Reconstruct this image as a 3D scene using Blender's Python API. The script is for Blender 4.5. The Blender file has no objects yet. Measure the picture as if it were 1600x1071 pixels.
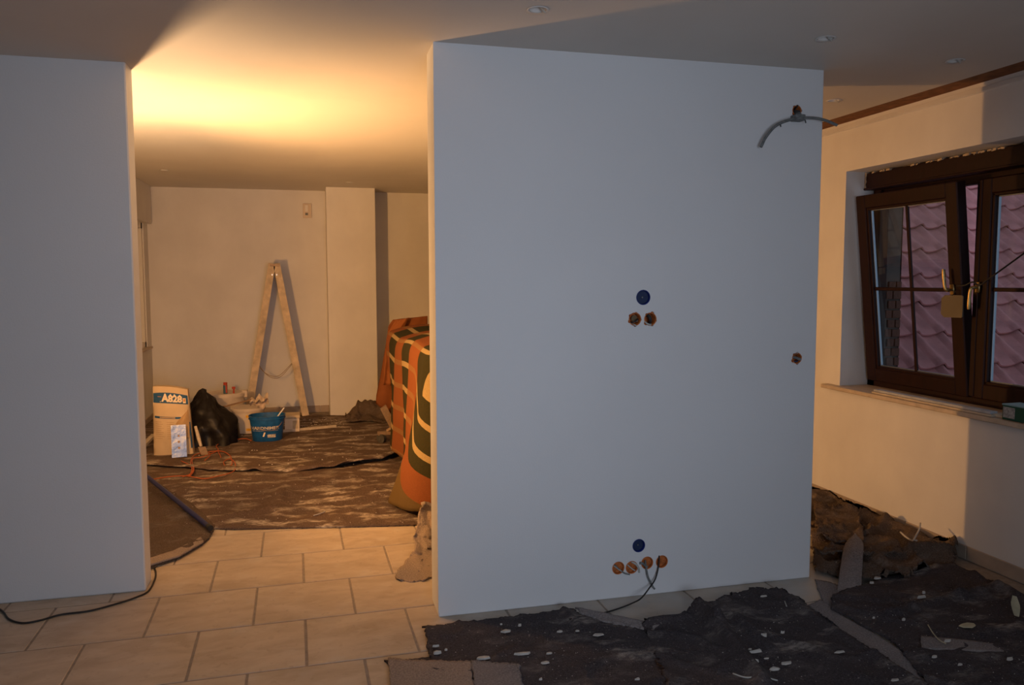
import bpy, math, random
import numpy as np
from mathutils import Vector, noise, Matrix
random.seed(7)
S = bpy.context.scene
COL = S.collection
PI = math.pi

# ------------------------------------------------------------ camera
CF, YAW, PIT, ROL, CH = 1232.1, .2492, .079, .0017, 1.4992
fw = np.array([math.sin(YAW)*math.cos(PIT), math.cos(YAW)*math.cos(PIT), -math.sin(PIT)])
rt = np.array([math.cos(YAW), -math.sin(YAW), 0.])
dn = np.cross(fw, rt)
rt2 = rt*math.cos(ROL)+dn*math.sin(ROL)
dn2 = -rt*math.sin(ROL)+dn*math.cos(ROL)
cd = bpy.data.cameras.new('camera'); co = bpy.data.objects.new('camera', cd); COL.objects.link(co)
m = Matrix.Identity(4)
for i in range(3):
    m[i][0] = rt2[i]; m[i][1] = -dn2[i]; m[i][2] = -fw[i]
m[2][3] = CH
co.matrix_world = m
cd.sensor_width = 36; cd.lens = CF/1600*36; cd.clip_start = .05
S.camera = co
def ray(u, v): return rt2*(u-800)/CF + dn2*(v-535.5)/CF + fw
def fz(u, v, z=0.):
    k = ray(u, v); t = (z-CH)/k[2]; return (k[0]*t, k[1]*t)
def fy(u, v, y):
    k = ray(u, v); t = y/k[1]; return (k[0]*t, y, CH+k[2]*t)
def fx(u, v, x):
    k = ray(u, v); t = x/k[0]; return (x, k[1]*t, CH+k[2]*t)

# ------------------------------------------------------------ colour management, sky, lights
S.view_settings.view_transform = 'Standard'; S.view_settings.look = 'None'
S.view_settings.gamma = 1; S.view_settings.use_curve_mapping = False
S.view_settings.exposure = 0.0
W = bpy.data.worlds.new('world'); S.world = W; W.use_nodes = True
bg = W.node_tree.nodes['Background']
bg.inputs[0].default_value = (.62, .76, 1, 1); bg.inputs[1].default_value = .60
def light(name, kind, loc, power, color, rot=(0, 0, 0), **kw):
    l = bpy.data.lights.new(name, kind); l.energy = power; l.color = color
    for k, v in kw.items(): setattr(l, k, v)
    o = bpy.data.objects.new(name, l); COL.objects.link(o); o.location = loc; o.rotation_euler = rot
    return o
# added area light for cool daylight from behind the camera; its window is assumed
light('added_rear_daylight', 'AREA', (.60, -1.02, 1.25), 16.2, (.76, .845, 1), (PI/2, 0, 0), shape='RECTANGLE', size=1.2, size_y=1.2, spread=math.radians(100))
# halogen work light standing behind the left wall: one head up at the ceiling, one head level
LX, LY = -1.07, 4.78
HAL = (1, .50, .17)
light('work_light_up', 'SPOT', (LX, LY-.02, 1.24), 200, (1, .60, .29), (math.radians(180-14), 0, 0), spot_size=math.radians(156), spot_blend=.42, shadow_soft_size=.05)
light('work_light_level', 'SPOT', (LX, LY-.02, 1.10), 235, (1, .47, .13), (math.radians(92), 0, math.radians(-55)), spot_size=math.radians(178), spot_blend=.6, shadow_soft_size=.04)

# ------------------------------------------------------------ helpers
MAT = {}
def mat(name, col, rough=.7, metal=0., spec=.3, var=0., vscale=6., bump=0., bscale=60., trans=0., build=None, stretch=None):
    m = bpy.data.materials.new(name); m.use_nodes = True; nt = m.node_tree; N = nt.nodes; L = nt.links
    b = N['Principled BSDF']; b.inputs['Base Color'].default_value = (*col, 1)
    b.inputs['Roughness'].default_value = rough; b.inputs['Metallic'].default_value = metal
    b.inputs['Specular IOR Level'].default_value = spec
    tc = N.new('ShaderNodeTexCoord'); mp = N.new('ShaderNodeMapping'); L.new(tc.outputs['Object'], mp.inputs[0])
    if stretch: mp.inputs['Scale'].default_value = stretch
    if var:
        n = N.new('ShaderNodeTexNoise'); n.inputs['Scale'].default_value = vscale; n.inputs['Detail'].default_value = 5
        L.new(mp.outputs[0], n.inputs['Vector'])
        r = N.new('ShaderNodeMapRange'); r.inputs[1].default_value = .3; r.inputs[2].default_value = .7
        r.inputs[3].default_value = 1-var; r.inputs[4].default_value = 1+var
        L.new(n.outputs[0], r.inputs[0])
        mx = N.new('ShaderNodeVectorMath'); mx.operation = 'SCALE'; mx.inputs[0].default_value = col
        L.new(r.outputs[0], mx.inputs['Scale']); L.new(mx.outputs[0], b.inputs['Base Color'])
    if bump:
        n = N.new('ShaderNodeTexNoise'); n.inputs['Scale'].default_value = bscale; n.inputs['Detail'].default_value = 4
        L.new(mp.outputs[0], n.inputs['Vector'])
        bp = N.new('ShaderNodeBump'); bp.inputs['Strength'].default_value = bump; bp.inputs['Distance'].default_value = .01
        L.new(n.outputs[0], bp.inputs['Height']); L.new(bp.outputs[0], b.inputs['Normal'])
    if build: build(nt, b, mp)
    MAT[name] = m
    return m
def colramp(nt, stops):
    r = nt.nodes.new('ShaderNodeValToRGB'); e = r.color_ramp.elements
    while len(e) < len(stops): e.new(.5)
    for i, (p, c) in enumerate(stops): e[i].position = p; e[i].color = (*c, 1)
    return r
def mixc(nt, fac, a, b):
    x = nt.nodes.new('ShaderNodeMix'); x.data_type = 'RGBA'
    if hasattr(fac, 'links'): nt.links.new(fac, x.inputs[0])
    else: x.inputs[0].default_value = fac
    for s, v in ((6, a), (7, b)):
        if hasattr(v, 'links'): nt.links.new(v, x.inputs[s])
        else: x.inputs[s].default_value = (*v, 1)
    return x.outputs[2]
def nz(nt, mp, scale, detail=4, lo=.4, hi=.6, stretch=None, off=0):
    v = mp.outputs[0]
    if stretch or off:
        m2 = nt.nodes.new('ShaderNodeMapping'); nt.links.new(v, m2.inputs[0])
        if stretch: m2.inputs['Scale'].default_value = stretch
        m2.inputs['Location'].default_value = (off, off*.7, off*.3); v = m2.outputs[0]
    n = nt.nodes.new('ShaderNodeTexNoise'); n.inputs['Scale'].default_value = scale; n.inputs['Detail'].default_value = detail
    nt.links.new(v, n.inputs['Vector'])
    r = nt.nodes.new('ShaderNodeMapRange'); r.inputs[1].default_value = lo; r.inputs[2].default_value = hi
    nt.links.new(n.outputs[0], r.inputs[0]); return r.outputs[0]
def mth(nt, op, a, b=None):
    x = nt.nodes.new('ShaderNodeMath'); x.operation = op
    for i, v in enumerate((a, b)):
        if v is None: continue
        if hasattr(v, 'links'): nt.links.new(v, x.inputs[i])
        else: x.inputs[i].default_value = v
    return x.outputs[0]

class MB:
    def __init__(s): s.v = []; s.f = []; s.uv = None
    def add(s, vs, fs):
        o = len(s.v); s.v += [tuple(map(float, p)) for p in vs]; s.f += [tuple(i+o for i in f) for f in fs]; return s
    def box(s, a, b, bev=0.):
        x0, y0, z0 = [min(a[i], b[i]) for i in range(3)]; x1, y1, z1 = [max(a[i], b[i]) for i in range(3)]
        if bev <= 0:
            return s.add([(x0,y0,z0),(x1,y0,z0),(x1,y1,z0),(x0,y1,z0),(x0,y0,z1),(x1,y0,z1),(x1,y1,z1),(x0,y1,z1)],
                  [(0,3,2,1),(4,5,6,7),(0,1,5,4),(1,2,6,5),(2,3,7,6),(3,0,4,7)])
        e = min(bev, (x1-x0)*.45, (y1-y0)*.45, (z1-z0)*.45)
        P = []
        for sx in (0, 1):
            for sy in (0, 1):
                for sz in (0, 1):
                    X, Y, Z = (x0, x1)[sx], (y0, y1)[sy], (z0, z1)[sz]; ex, ey, ez = [(e, -e)[q] for q in (sx, sy, sz)]
                    P += [(X, Y+ey, Z+ez), (X+ex, Y, Z+ez), (X+ex, Y+ey, Z)]
        import itertools
        # hull of these 24 points
        bm = bmesh_new(P); s.add([v.co for v in bm.verts], [[v.index for v in f.verts] for f in bm.faces]); bm.free(); return s
    def obox(s, c, ax, ay, az):   # oriented box: centre, three half-axis vectors
        c, ax, ay, az = map(Vector, (c, ax, ay, az)); vs = []
        for sz in (-1, 1):
            for sx, sy in ((-1,-1),(1,-1),(1,1),(-1,1)): vs.append(c+ax*sx+ay*sy+az*sz)
        return s.add(vs, [(0,3,2,1),(4,5,6,7),(0,1,5,4),(1,2,6,5),(2,3,7,6),(3,0,4,7)])
    def tube(s, pts, r, n=10, cap=True):
        pts = [Vector(p) for p in pts]; rs = r if isinstance(r, (list, tuple)) else [r]*len(pts)
        o = len(s.v); up = None
        for i, p in enumerate(pts):
            t = (pts[min(i+1, len(pts)-1)]-pts[max(i-1, 0)]).normalized()
            if up is None: up = Vector((0, 0, 1)) if abs(t.z) < .9 else Vector((1, 0, 0))
            a = t.cross(up).normalized(); b = a.cross(t).normalized(); up = b
            for k in range(n):
                q = 2*PI*k/n; s.v.append(tuple(p+a*math.cos(q)*rs[i]+b*math.sin(q)*rs[i]))
        for i in range(len(pts)-1):
            for k in range(n):
                s.f.append((o+i*n+k, o+(i+1)*n+k, o+(i+1)*n+(k+1) % n, o+i*n+(k+1) % n))
        if cap:
            s.f.append(tuple(o+k for k in range(n))); s.f.append(tuple(o+(len(pts)-1)*n+k for k in range(n-1, -1, -1)))
        return s
    def lathe(s, c, prof, n=24, axis='z', sx=1., sy=1., sq=0.):
        # prof: list of (radius, height); sq>0 gives a rounded-square section
        o = len(s.v)
        for r, h in prof:
            for k in range(n):
                a = 2*PI*k/n; x, y = math.cos(a), math.sin(a)
                if sq: g = (abs(x)**(2+sq)+abs(y)**(2+sq))**(-1/(2+sq)); x *= g; y *= g
                x *= r*sx; y *= r*sy
                s.v.append({'z': (c[0]+x, c[1]+y, c[2]+h), 'y': (c[0]+x, c[1]+h, c[2]-y), 'x': (c[0]+h, c[1]+x, c[2]+y)}[axis])
        for i in range(len(prof)-1):
            for k in range(n): s.f.append((o+i*n+k, o+i*n+(k+1) % n, o+(i+1)*n+(k+1) % n, o+(i+1)*n+k))
        return s
    def disc(s, c, r, n=24, axis='z', flip=False):
        vs = [(c[0]+r*math.cos(2*PI*k/n), c[1]+r*math.sin(2*PI*k/n), c[2]) if axis == 'z' else (c[0]+r*math.cos(2*PI*k/n), c[1], c[2]+r*math.sin(2*PI*k/n)) for k in range(n)]
        return s.add(vs, [tuple(range(n))[::-1 if flip else 1]])
    def grid(s, P):   # P[i][j] points
        o = len(s.v); a = len(P); b = len(P[0])
        for r in P: s.v += [tuple(map(float, p)) for p in r]
        for i in range(a-1):
            for j in range(b-1): s.f.append((o+i*b+j, o+(i+1)*b+j, o+(i+1)*b+j+1, o+i*b+j+1))
        return s
    def xf(s, fn): s.v = [tuple(fn(Vector(p))) for p in s.v]; return s
import bmesh
def bmesh_new(P):
    bm = bmesh.new()
    for p in P: bm.verts.new(p)
    r = bmesh.ops.convex_hull(bm, input=bm.verts)
    bmesh.ops.dissolve_limit(bm, angle_limit=.01, verts=bm.verts, edges=bm.edges)
    bm.verts.index_update(); return bm
WO = {}
def obj(name, mb, m, parent=None, origin=None, smooth=False, label=None, cat=None, group=None, kind=None, recalc=True):
    me = bpy.data.meshes.new(name)
    v = np.array(mb.v)
    if origin is None: origin = (float((v[:,0].min()+v[:,0].max())/2), float((v[:,1].min()+v[:,1].max())/2), float(v[:,2].min()))
    me.from_pydata([tuple(p) for p in (v-np.array(origin))], [], mb.f)
    if recalc:
        bm = bmesh.new(); bm.from_mesh(me); bmesh.ops.recalc_face_normals(bm, faces=bm.faces); bm.to_mesh(me); bm.free()
    if smooth:
        me.shade_smooth()
        if smooth != True: me.set_sharp_from_angle(angle=smooth)
    if mb.uv:
        l = me.uv_layers.new(name='UVMap')
        for lp in me.loops: l.data[lp.index].uv = mb.uv[lp.vertex_index]
    if m: me.materials.append(MAT[m] if isinstance(m, str) else m)
    o = bpy.data.objects.new(name, me); COL.objects.link(o)
    po = (0, 0, 0)
    if parent: o.parent = parent; po = WO[parent.name]
    o.location = [origin[i]-po[i] for i in range(3)]; WO[o.name] = tuple(origin)
    tag(o, label, cat, group, kind); return o
def tag(o, label=None, cat=None, group=None, kind=None):
    for k, x in (('label', label), ('category', cat), ('group', group), ('kind', kind)):
        if x: o[k] = x
    return o
def empty(name, loc, label=None, cat=None, group=None, kind=None):
    o = bpy.data.objects.new(name, None); COL.objects.link(o); o.location = loc; o.empty_display_size = .1
    WO[o.name] = tuple(loc); return tag(o, label, cat, group, kind)
def dup(o, loc, parent=None):
    c = o.copy(); COL.objects.link(c); c.parent = parent
    po = WO[parent.name] if parent else (0, 0, 0)
    c.location = [loc[i]-po[i] for i in range(3)]; WO[c.name] = tuple(loc); return c
def text_mb(txt, size, fn, bold=.0):
    cu = bpy.data.curves.new('t', 'FONT'); cu.body = txt; cu.size = size; cu.offset = bold; cu.resolution_u = 3
    cu.align_x = 'CENTER'; cu.extrude = .0006
    o = bpy.data.objects.new('t', cu); COL.objects.link(o)
    me = bpy.data.meshes.new_from_object(o.evaluated_get(bpy.context.evaluated_depsgraph_get()))
    mb = MB(); mb.add([fn(v.co) for v in me.vertices], [tuple(p.vertices) for p in me.polygons])
    bpy.data.objects.remove(o); bpy.data.curves.remove(cu); bpy.data.meshes.remove(me); return mb
def smoothpath(pts, n=8):
    P = [Vector(p) for p in pts]; P = [P[0]*2-P[1]]+P+[P[-1]*2-P[-2]]; out = []
    for i in range(1, len(P)-2):
        for k in range(n):
            t = k/n; a, b, c, d = P[i-1:i+3]
            out.append(.5*((2*b)+(c-a)*t+(2*a-5*b+4*c-d)*t*t+(3*b-a-3*c+d)*t**3))
    out.append(P[-2]); return out
def fbm(x, y, z=0., s=1., o=4): return noise.fractal(Vector((x*s, y*s, z*s)), .9, 2., o)

# ------------------------------------------------------------ materials
def plaster(nt, b, mp):
    f = nz(nt, mp, 2.2, 5, .35, .65); g = nz(nt, mp, 7, 3, .3, .7, stretch=(1, 1, .4), off=3)
    c = mixc(nt, f, (.66, .64, .615), (.74, .72, .69)); c = mixc(nt, mth(nt, 'MULTIPLY', g, .25), c, (.60, .57, .55))
    nt.links.new(c, b.inputs['Base Color'])
mat('wall_paint', (.72, .73, .745), .75, var=.02, vscale=1.5, bump=.06, bscale=140)
mat('raw_plaster', (.7, .68, .65), .85, bump=.12, bscale=14, build=plaster)
def ceil_b(nt, b, mp):
    f = nz(nt, mp, 1.1, 4, .42, .6, off=5); c = mixc(nt, mth(nt, 'MULTIPLY', f, .35), (.64, .605, .56), (.52, .49, .455))
    nt.links.new(c, b.inputs['Base Color'])
mat('ceiling_skim', (.7, .68, .66), .62, bump=.1, bscale=5, build=ceil_b)
def tile_b(nt, b, mp):
    oi = nt.nodes.new('ShaderNodeObjectInfo'); tc = nt.nodes.new('ShaderNodeVectorMath'); tc.operation = 'ADD'
    nt.links.new(mp.outputs[0], tc.inputs[0]); cx = nt.nodes.new('ShaderNodeCombineXYZ')
    nt.links.new(mth(nt, 'MULTIPLY', oi.outputs['Random'], 40), cx.inputs[0]); nt.links.new(cx.outputs[0], tc.inputs[1])
    def n2(sc, lo, hi, st):
        m2 = nt.nodes.new('ShaderNodeMapping'); m2.inputs['Scale'].default_value = st; nt.links.new(tc.outputs[0], m2.inputs[0])
        n = nt.nodes.new('ShaderNodeTexNoise'); n.inputs['Scale'].default_value = sc; n.inputs['Detail'].default_value = 6; n.inputs['Distortion'].default_value = .6
        nt.links.new(m2.outputs[0], n.inputs['Vector']); r = nt.nodes.new('ShaderNodeMapRange'); r.inputs[1].default_value = lo; r.inputs[2].default_value = hi
        nt.links.new(n.outputs[0], r.inputs[0]); return r.outputs[0]
    c = mixc(nt, n2(4, .35, .65, (1, 2.2, 1)), (.44, .345, .25), (.56, .455, .345))
    c = mixc(nt, mth(nt, 'MULTIPLY', n2(9, .5, .72, (1, 1.6, 1)), .5), c, (.62, .53, .43))
    c = mixc(nt, mth(nt, 'MULTIPLY', n2(30, .6, .7, (1, 1, 1)), .35), c, (.33, .25, .18))
    ge = nt.nodes.new('ShaderNodeNewGeometry'); sx = nt.nodes.new('ShaderNodeSeparateXYZ'); nt.links.new(ge.outputs['Position'], sx.inputs[0])
    def mr(v, a, b_):
        r = nt.nodes.new('ShaderNodeMapRange'); r.inputs[1].default_value = a; r.inputs[2].default_value = b_; nt.links.new(v, r.inputs[0]); return r.outputs[0]
    gn = nt.nodes.new('ShaderNodeTexNoise'); gn.inputs['Scale'].default_value = 7; gn.inputs['Detail'].default_value = 6; nt.links.new(ge.outputs['Position'], gn.inputs['Vector'])
    near = mth(nt, 'MULTIPLY', mr(sx.outputs[0], .45, 1.0), mr(sx.outputs[1], 2.7, 3.2))
    c = mixc(nt, mth(nt, 'MULTIPLY', near, mth(nt, 'ADD', mth(nt, 'MULTIPLY', mr(gn.outputs[0], .35, .65), .5), .35)), c, (.42, .41, .39))
    sw_ = mth(nt, 'MULTIPLY', mr(gn.outputs[0], .56, .70), .35)
    c = mixc(nt, sw_, c, (.58, .52, .46))
    nt.links.new(c, b.inputs['Base Color'])
mat('floor_tile', (.5, .4, .3), .45, spec=.35, bump=.06, bscale=25, build=tile_b)
mat('skirting_tile', (.36, .29, .23), .5, var=.12, vscale=9)
mat('grout', (.30, .25, .205), .9, var=.15, vscale=30)
def felt_b(base, dust_amt, seed, big=(.5, .64), dcol=(.46, .41, .37), patch=(.53, .60), pscale=7.):
    def fn(nt, b, mp):
        a = nz(nt, mp, 140, 2, .3, .7, off=seed); g = nz(nt, mp, 7, 4, .3, .7, off=seed+2)
        c = mixc(nt, a, tuple(x*.6 for x in base), tuple(x*1.4 for x in base))
        c = mixc(nt, mth(nt, 'MULTIPLY', g, .55), c, tuple(x*1.45 for x in (base[0], base[1]*.9, base[2]*.8)))
        d1 = nz(nt, mp, 1.7, 3, big[0], big[1], stretch=(1, 1.6, 1), off=seed+5)
        d2 = nz(nt, mp, 48, 4, .36, .62, stretch=(.7, 1.4, 1), off=seed+9)
        d3 = nz(nt, mp, pscale, 7, patch[0], patch[1], stretch=(.65, 1.35, 1), off=seed+11)
        sp = nz(nt, mp, 95, 3, .67, .70, off=seed+1)
        d = mth(nt, 'MULTIPLY', mth(nt, 'MULTIPLY', d3, mth(nt, 'ADD', mth(nt, 'MULTIPLY', d2, .75), .15)), mth(nt, 'ADD', mth(nt, 'MULTIPLY', d1, .7), .3))
        d = mth(nt, 'MAXIMUM', mth(nt, 'MULTIPLY', d, dust_amt), mth(nt, 'MULTIPLY', sp, .4))
        c = mixc(nt, d, c, dcol)
        nt.links.new(c, b.inputs['Base Color'])
    return fn
mat('felt_dark', (.06, .055, .06), .95, spec=.1, bump=.8, bscale=170, build=felt_b((.062, .055, .061), .75, 0, patch=(.51, .64)))
mat('felt_brown', (.1, .07, .06), .95, spec=.1, bump=.8, bscale=150, build=felt_b((.115, .082, .066), 1.05, 20, (.35, .6), (.54, .465, .385), (.50, .61), 7.5))
mat('felt_brown_clean', (.1, .07, .06), .95, spec=.1, bump=.8, bscale=150, build=felt_b((.10, .075, .06), .3, 33, (.5, .66)))
mat('felt_grey_side', (.2, .19, .2), .95, spec=.1, bump=.5, bscale=150, build=felt_b((.20, .185, .19), .25, 40))
mat('felt_taupe', (.2, .17, .15), .95, spec=.1, bump=.5, bscale=150, build=felt_b((.27, .22, .19), .15, 44))
mat('chip', (.50, .47, .43), .9, var=.15, vscale=40, bump=.3)
mat('crumb', (.42, .38, .34), .9)
mat('scrap', (.48, .42, .28), .8, var=.1, vscale=40)
mat('brown_frame', (.015, .0036, .003), .5, spec=.22, var=.25, vscale=14, stretch=(3, 3, .3), bump=.05, bscale=60)
mat('brown_timber', (.20, .085, .035), .8, var=.3, vscale=18, bump=.4, bscale=50)
mat('foam', (.45, .36, .26), .9, var=.2, vscale=40, bump=.6, bscale=80)
mat('gasket', (.02, .02, .025), .5)
mat('spacer', (.35, .38, .42), .3, metal=.8)
mat('brass', (.45, .32, .14), .35, metal=1.)
mat('tag_tan', (.15, .11, .055), .55, var=.1)
mat('cable_dark', (.025, .022, .02), .5); mat('cable_grey', (.16, .17, .17), .6, var=.3, vscale=60)
mat('sill_stone', (.50, .41, .32), .5, var=.15, vscale=18)
mat('pale_board', (.52, .44, .34), .7, var=.15, vscale=20, stretch=(1, 1, 4)); mat('grey_board', (.42, .43, .46), .6, var=.2, vscale=20)
mat('box_orange', (.48, .14, .035), .6, var=.45, vscale=70, bump=.4, bscale=120)
mat('box_blue', (.012, .025, .16), .4, var=.2, vscale=30); mat('box_blue_lid', (.02, .035, .09), .45, var=.2, vscale=50)
mat('wire_black', (.03, .03, .03), .5); mat('wire_pale', (.45, .45, .42), .6)
mat('pantile', (.50, .195, .185), .75, var=.22, vscale=7, bump=.3, bscale=40)
mat('outer_render', (.13, .10, .085), .9, var=.25, vscale=9); mat('brick_red', (.15, .065, .045), .9, var=.35, vscale=20, bump=.5, bscale=60); mat('mortar', (.25, .22, .19), .95)
mat('ladder_wood', (.58, .46, .32), .7, var=.25, vscale=14, stretch=(1, 1, 1), bump=.2, bscale=60)
mat('rope', (.32, .22, .12), .9)
mat('bag_paper', (.60, .46, .30), .8, var=.06, vscale=8, bump=.25, bscale=9); mat('bag_print', (.45, .32, .2), .8)
mat('bag_inner', (.45, .30, .16), .85, var=.1, vscale=10)
mat('bag_blue', (.02, .085, .20), .6); mat('bag_white', (.82, .70, .52), .8); mat('bag_orange', (.6, .25, .07), .7)
mat('bin_liner', (.010, .008, .008), .42, spec=.22, bump=.35, bscale=22)
mat('steel', (.20, .215, .25), .36, metal=1., bump=.9, bscale=9)
mat('tub_white', (.62, .52, .42), .5, var=.08, vscale=10); mat('tub_yellow', (.7, .38, .03), .5)
mat('tub_blue', (.01, .085, .26), .45, var=.25, vscale=22); mat('tub_print', (.45, .42, .38), .6, var=.4, vscale=60); mat('filler', (.5, .47, .43), .9, var=.3, vscale=30)
mat('red_plastic', (.42, .05, .02), .5); mat('teal_plastic', (.05, .12, .16), .5)
mat('rag', (.55, .44, .34), .9, var=.2, vscale=30); mat('stick_wood', (.22, .13, .07), .8)
mat('orange_cable', (.42, .10, .03), .5)
mat('blue_pole', (.012, .02, .10), .4)
mat('white_plastic', (.72, .68, .62), .4); mat('card_box', (.5, .4, .28), .85, var=.15, vscale=20)
mat('caster_rubber', (.07, .065, .06), .7, var=.3, vscale=40); mat('caster_metal', (.32, .22, .14), .5, metal=.3, var=.2, vscale=40)
mat('box_green', (.01, .07, .045), .5); mat('box_green_lid', (.22, .36, .40), .5); mat('box_white_print', (.3, .3, .3), .6, var=.4, vscale=90)
mat('worklight_body', (.03, .03, .03), .5)
def glass_b(nt, b, mp):
    N = nt.nodes; L = nt.links; t = N.new('ShaderNodeBsdfTransparent'); t.inputs[0].default_value = (.80, .84, .84, 1)
    g = N.new('ShaderNodeBsdfGlossy'); g.inputs['Roughness'].default_value = .02; g.inputs[0].default_value = (.9, .95, 1, 1)
    f0 = N.new('ShaderNodeLayerWeight'); f0.inputs[0].default_value = .5; f = N.new('ShaderNodeMath'); f.operation = 'MULTIPLY_ADD'; pw = N.new('ShaderNodeMath'); pw.operation = 'POWER'; L.new(f0.outputs['Facing'], pw.inputs[0]); pw.inputs[1].default_value = 4; L.new(pw.outputs[0], f.inputs[0]); f.inputs[1].default_value = .5; f.inputs[2].default_value = .035; x = N.new('ShaderNodeMixShader')
    L.new(f.outputs[0], x.inputs[0]); L.new(t.outputs[0], x.inputs[1]); L.new(g.outputs[0], x.inputs[2])
    L.new(x.outputs[0], N['Material Output'].inputs[0])
mat('glass', (1, 1, 1), build=glass_b)
def blanket_b(nt, b, mp):
    N = nt.nodes; L = nt.links; uv = N.new('ShaderNodeUVMap'); uv.uv_map = 'UVMap'; sp = N.new('ShaderNodeSeparateXYZ'); L.new(uv.outputs[0], sp.inputs[0])
    u, v = sp.outputs[0], sp.outputs[1]
    fu = mth(nt, 'FRACT', mth(nt, 'DIVIDE', mth(nt, 'MINIMUM', mth(nt, 'ADD', u, .69), 3.0), .78)); green = mth(nt, 'GREATER_THAN', fu, .5)
    fv = mth(nt, 'FRACT', mth(nt, 'DIVIDE', mth(nt, 'ADD', v, .05), .185)); cream = mth(nt, 'LESS_THAN', fv, .22)
    org = mixc(nt, cream, (.27, .088, .032), (.29, .145, .06)); grn = mixc(nt, cream, (.026, .032, .015), (.42, .31, .155))
    c = mixc(nt, green, org, grn)
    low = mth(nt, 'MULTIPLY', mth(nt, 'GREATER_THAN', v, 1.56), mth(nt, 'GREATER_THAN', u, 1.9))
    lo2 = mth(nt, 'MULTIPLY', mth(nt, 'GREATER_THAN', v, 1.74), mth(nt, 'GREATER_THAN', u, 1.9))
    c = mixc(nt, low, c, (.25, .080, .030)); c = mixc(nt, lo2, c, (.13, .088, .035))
    edge = mth(nt, 'LESS_THAN', u, .0)
    c = mixc(nt, edge, c, (.33, .14, .045))
    n = nz(nt, mp, 120, 3, .2, .8); c = mixc(nt, mth(nt, 'MULTIPLY', n, .35), c, (.10, .05, .02))
    L.new(c, b.inputs['Base Color'])
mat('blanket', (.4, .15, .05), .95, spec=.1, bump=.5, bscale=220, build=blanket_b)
mat('blanket_flap', (.28, .10, .036), .95, spec=.1, var=.12, vscale=10, bump=.4, bscale=200)
mat('blanket_back', (.20, .070, .026), .95, spec=.1, var=.15, vscale=8, bump=.4, bscale=200)

# ------------------------------------------------------------ structure
MY, MX0, MX1 = 3.383, .522, 2.409       # partition with the sockets
LYF, LXR = 4.036, -.805                 # left partition
RX = 3.378                              # window wall
BY = 9.2; BLX = -1.68; H = 2.5
def boolean_cut(o, cutter_mb):
    c = obj('cut', cutter_mb, None); md = o.modifiers.new('b', 'BOOLEAN'); md.operation = 'DIFFERENCE'; md.object = c; md.solver = 'EXACT'
    bpy.context.view_layer.update()
    me = bpy.data.meshes.new_from_object(o.evaluated_get(bpy.context.evaluated_depsgraph_get()))
    o.modifiers.clear(); o.data = me; bpy.data.objects.remove(c)
# sockets on the partition: pixel -> position on the wall face
SOCK = {k: fy(u, v, MY) for k, (u, v) in dict(top_blue=(1005, 465), top_l=(992, 499), top_r=(1016, 499), right=(1245, 560), conduit=(1245, 173),
        low_blue=(998, 853), l1=(966, 888), l2=(987, 887), l3=(1011, 880), l4=(1034, 878)).items()}
SR = dict(top_blue=.034, top_l=.030, top_r=.030, right=.026, conduit=.024, low_blue=.031, l1=.030, l2=.030, l3=.030, l4=.030)
wc = MB().box((MX0, MY, 0), (MX1, MY+.2, H+.03), .004)
wall_c = obj('wall_center', wc, 'wall_paint', kind='structure')
cut = MB()
for k, p in SOCK.items():
    cut.tube([(p[0], MY-.05, p[2]), (p[0], MY+.055, p[2])], SR[k], 28)
boolean_cut(wall_c, cut); cut = MB(); NOTCH = {}
for k in ('top_l', 'top_r', 'right', 'conduit'):
    p = SOCK[k]
    for q in range(5):
        a = q*1.257+random.uniform(-.3, .3); rr_ = SR[k]*.92; x_, z_ = p[0]+rr_*math.cos(a), p[2]+rr_*math.sin(a); r1 = random.uniform(.006, .011)
        cut.tube([(x_, MY-.05, z_), (x_, MY+.012+q*.001, z_)], r1, 9)
boolean_cut(wall_c, cut); wall_c.data.materials.clear(); wall_c.data.materials.append(MAT['wall_paint'])
obj('wall_center_return', MB().box((MX1-.12, MY+.2, 0), (MX1, MY+.33, H+.03)), 'wall_paint', kind='structure')  # assumed return out of view, sized to cast the window wall's shadow edge
obj('wall_left', MB().box((-3.0, LYF, 0), (LXR, LYF+.14, H+.03), .006), 'wall_paint', kind='structure')
obj('wall_back', MB().box((BLX-.1, BY, -.02), (RX+.3, BY+.12, H+.03)), 'raw_plaster', kind='structure')
obj('wall_back_left', MB().box((BLX-.12, LYF+.14, -.02), (BLX, 7.9, H+.03)).box((BLX-.12, 7.9, -.02), (BLX, 8.98, .80)).box((BLX-.12, 7.9, 2.1), (BLX, 8.98, H+.03)).box((BLX-.12, 8.98, -.02), (BLX, BY+.12, H+.03)), 'raw_plaster', kind='structure')
obj('wall_pillar', MB().box((.178, 8.80, -.01), (.70, BY+.01, H+.03), .004), 'raw_plaster', kind='structure')
# window wall with the opening
WY0, WY1, WZ0, WZ1 = 2.78, 4.484, .795, 2.197
wr = MB(); T = .40
wr.box((RX, -1.2, -.02), (RX+T, WY0, 2.62)); wr.box((RX, WY1, -.02), (RX+T, BY+.1, 2.62))
wr.box((RX, WY0, -.02), (RX+T, WY1, WZ0)); wr.box((RX, WY0, WZ1), (RX+T, WY1, 2.62))
obj('wall_right', wr, 'raw_plaster', kind='structure')
# unseen left and rear walls; rear opening made up for the added daylight
obj('wall_left_far', MB().box((-3.12, -1.2, 0), (-3.0, LYF+.14, H+.03)), 'raw_plaster', kind='structure')
rr = MB().box((-3.12, -1.2, 0), (-.65, -1.08, H+.03)).box((.95, -1.2, 0), (RX, -1.08, H+.03)).box((-.65, -1.2, 2.1), (.95, -1.08, H+.03)).box((-.65, -1.2, 0), (.95, -1.08, .6))
obj('wall_rear', rr, 'raw_plaster', kind='structure')
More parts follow.
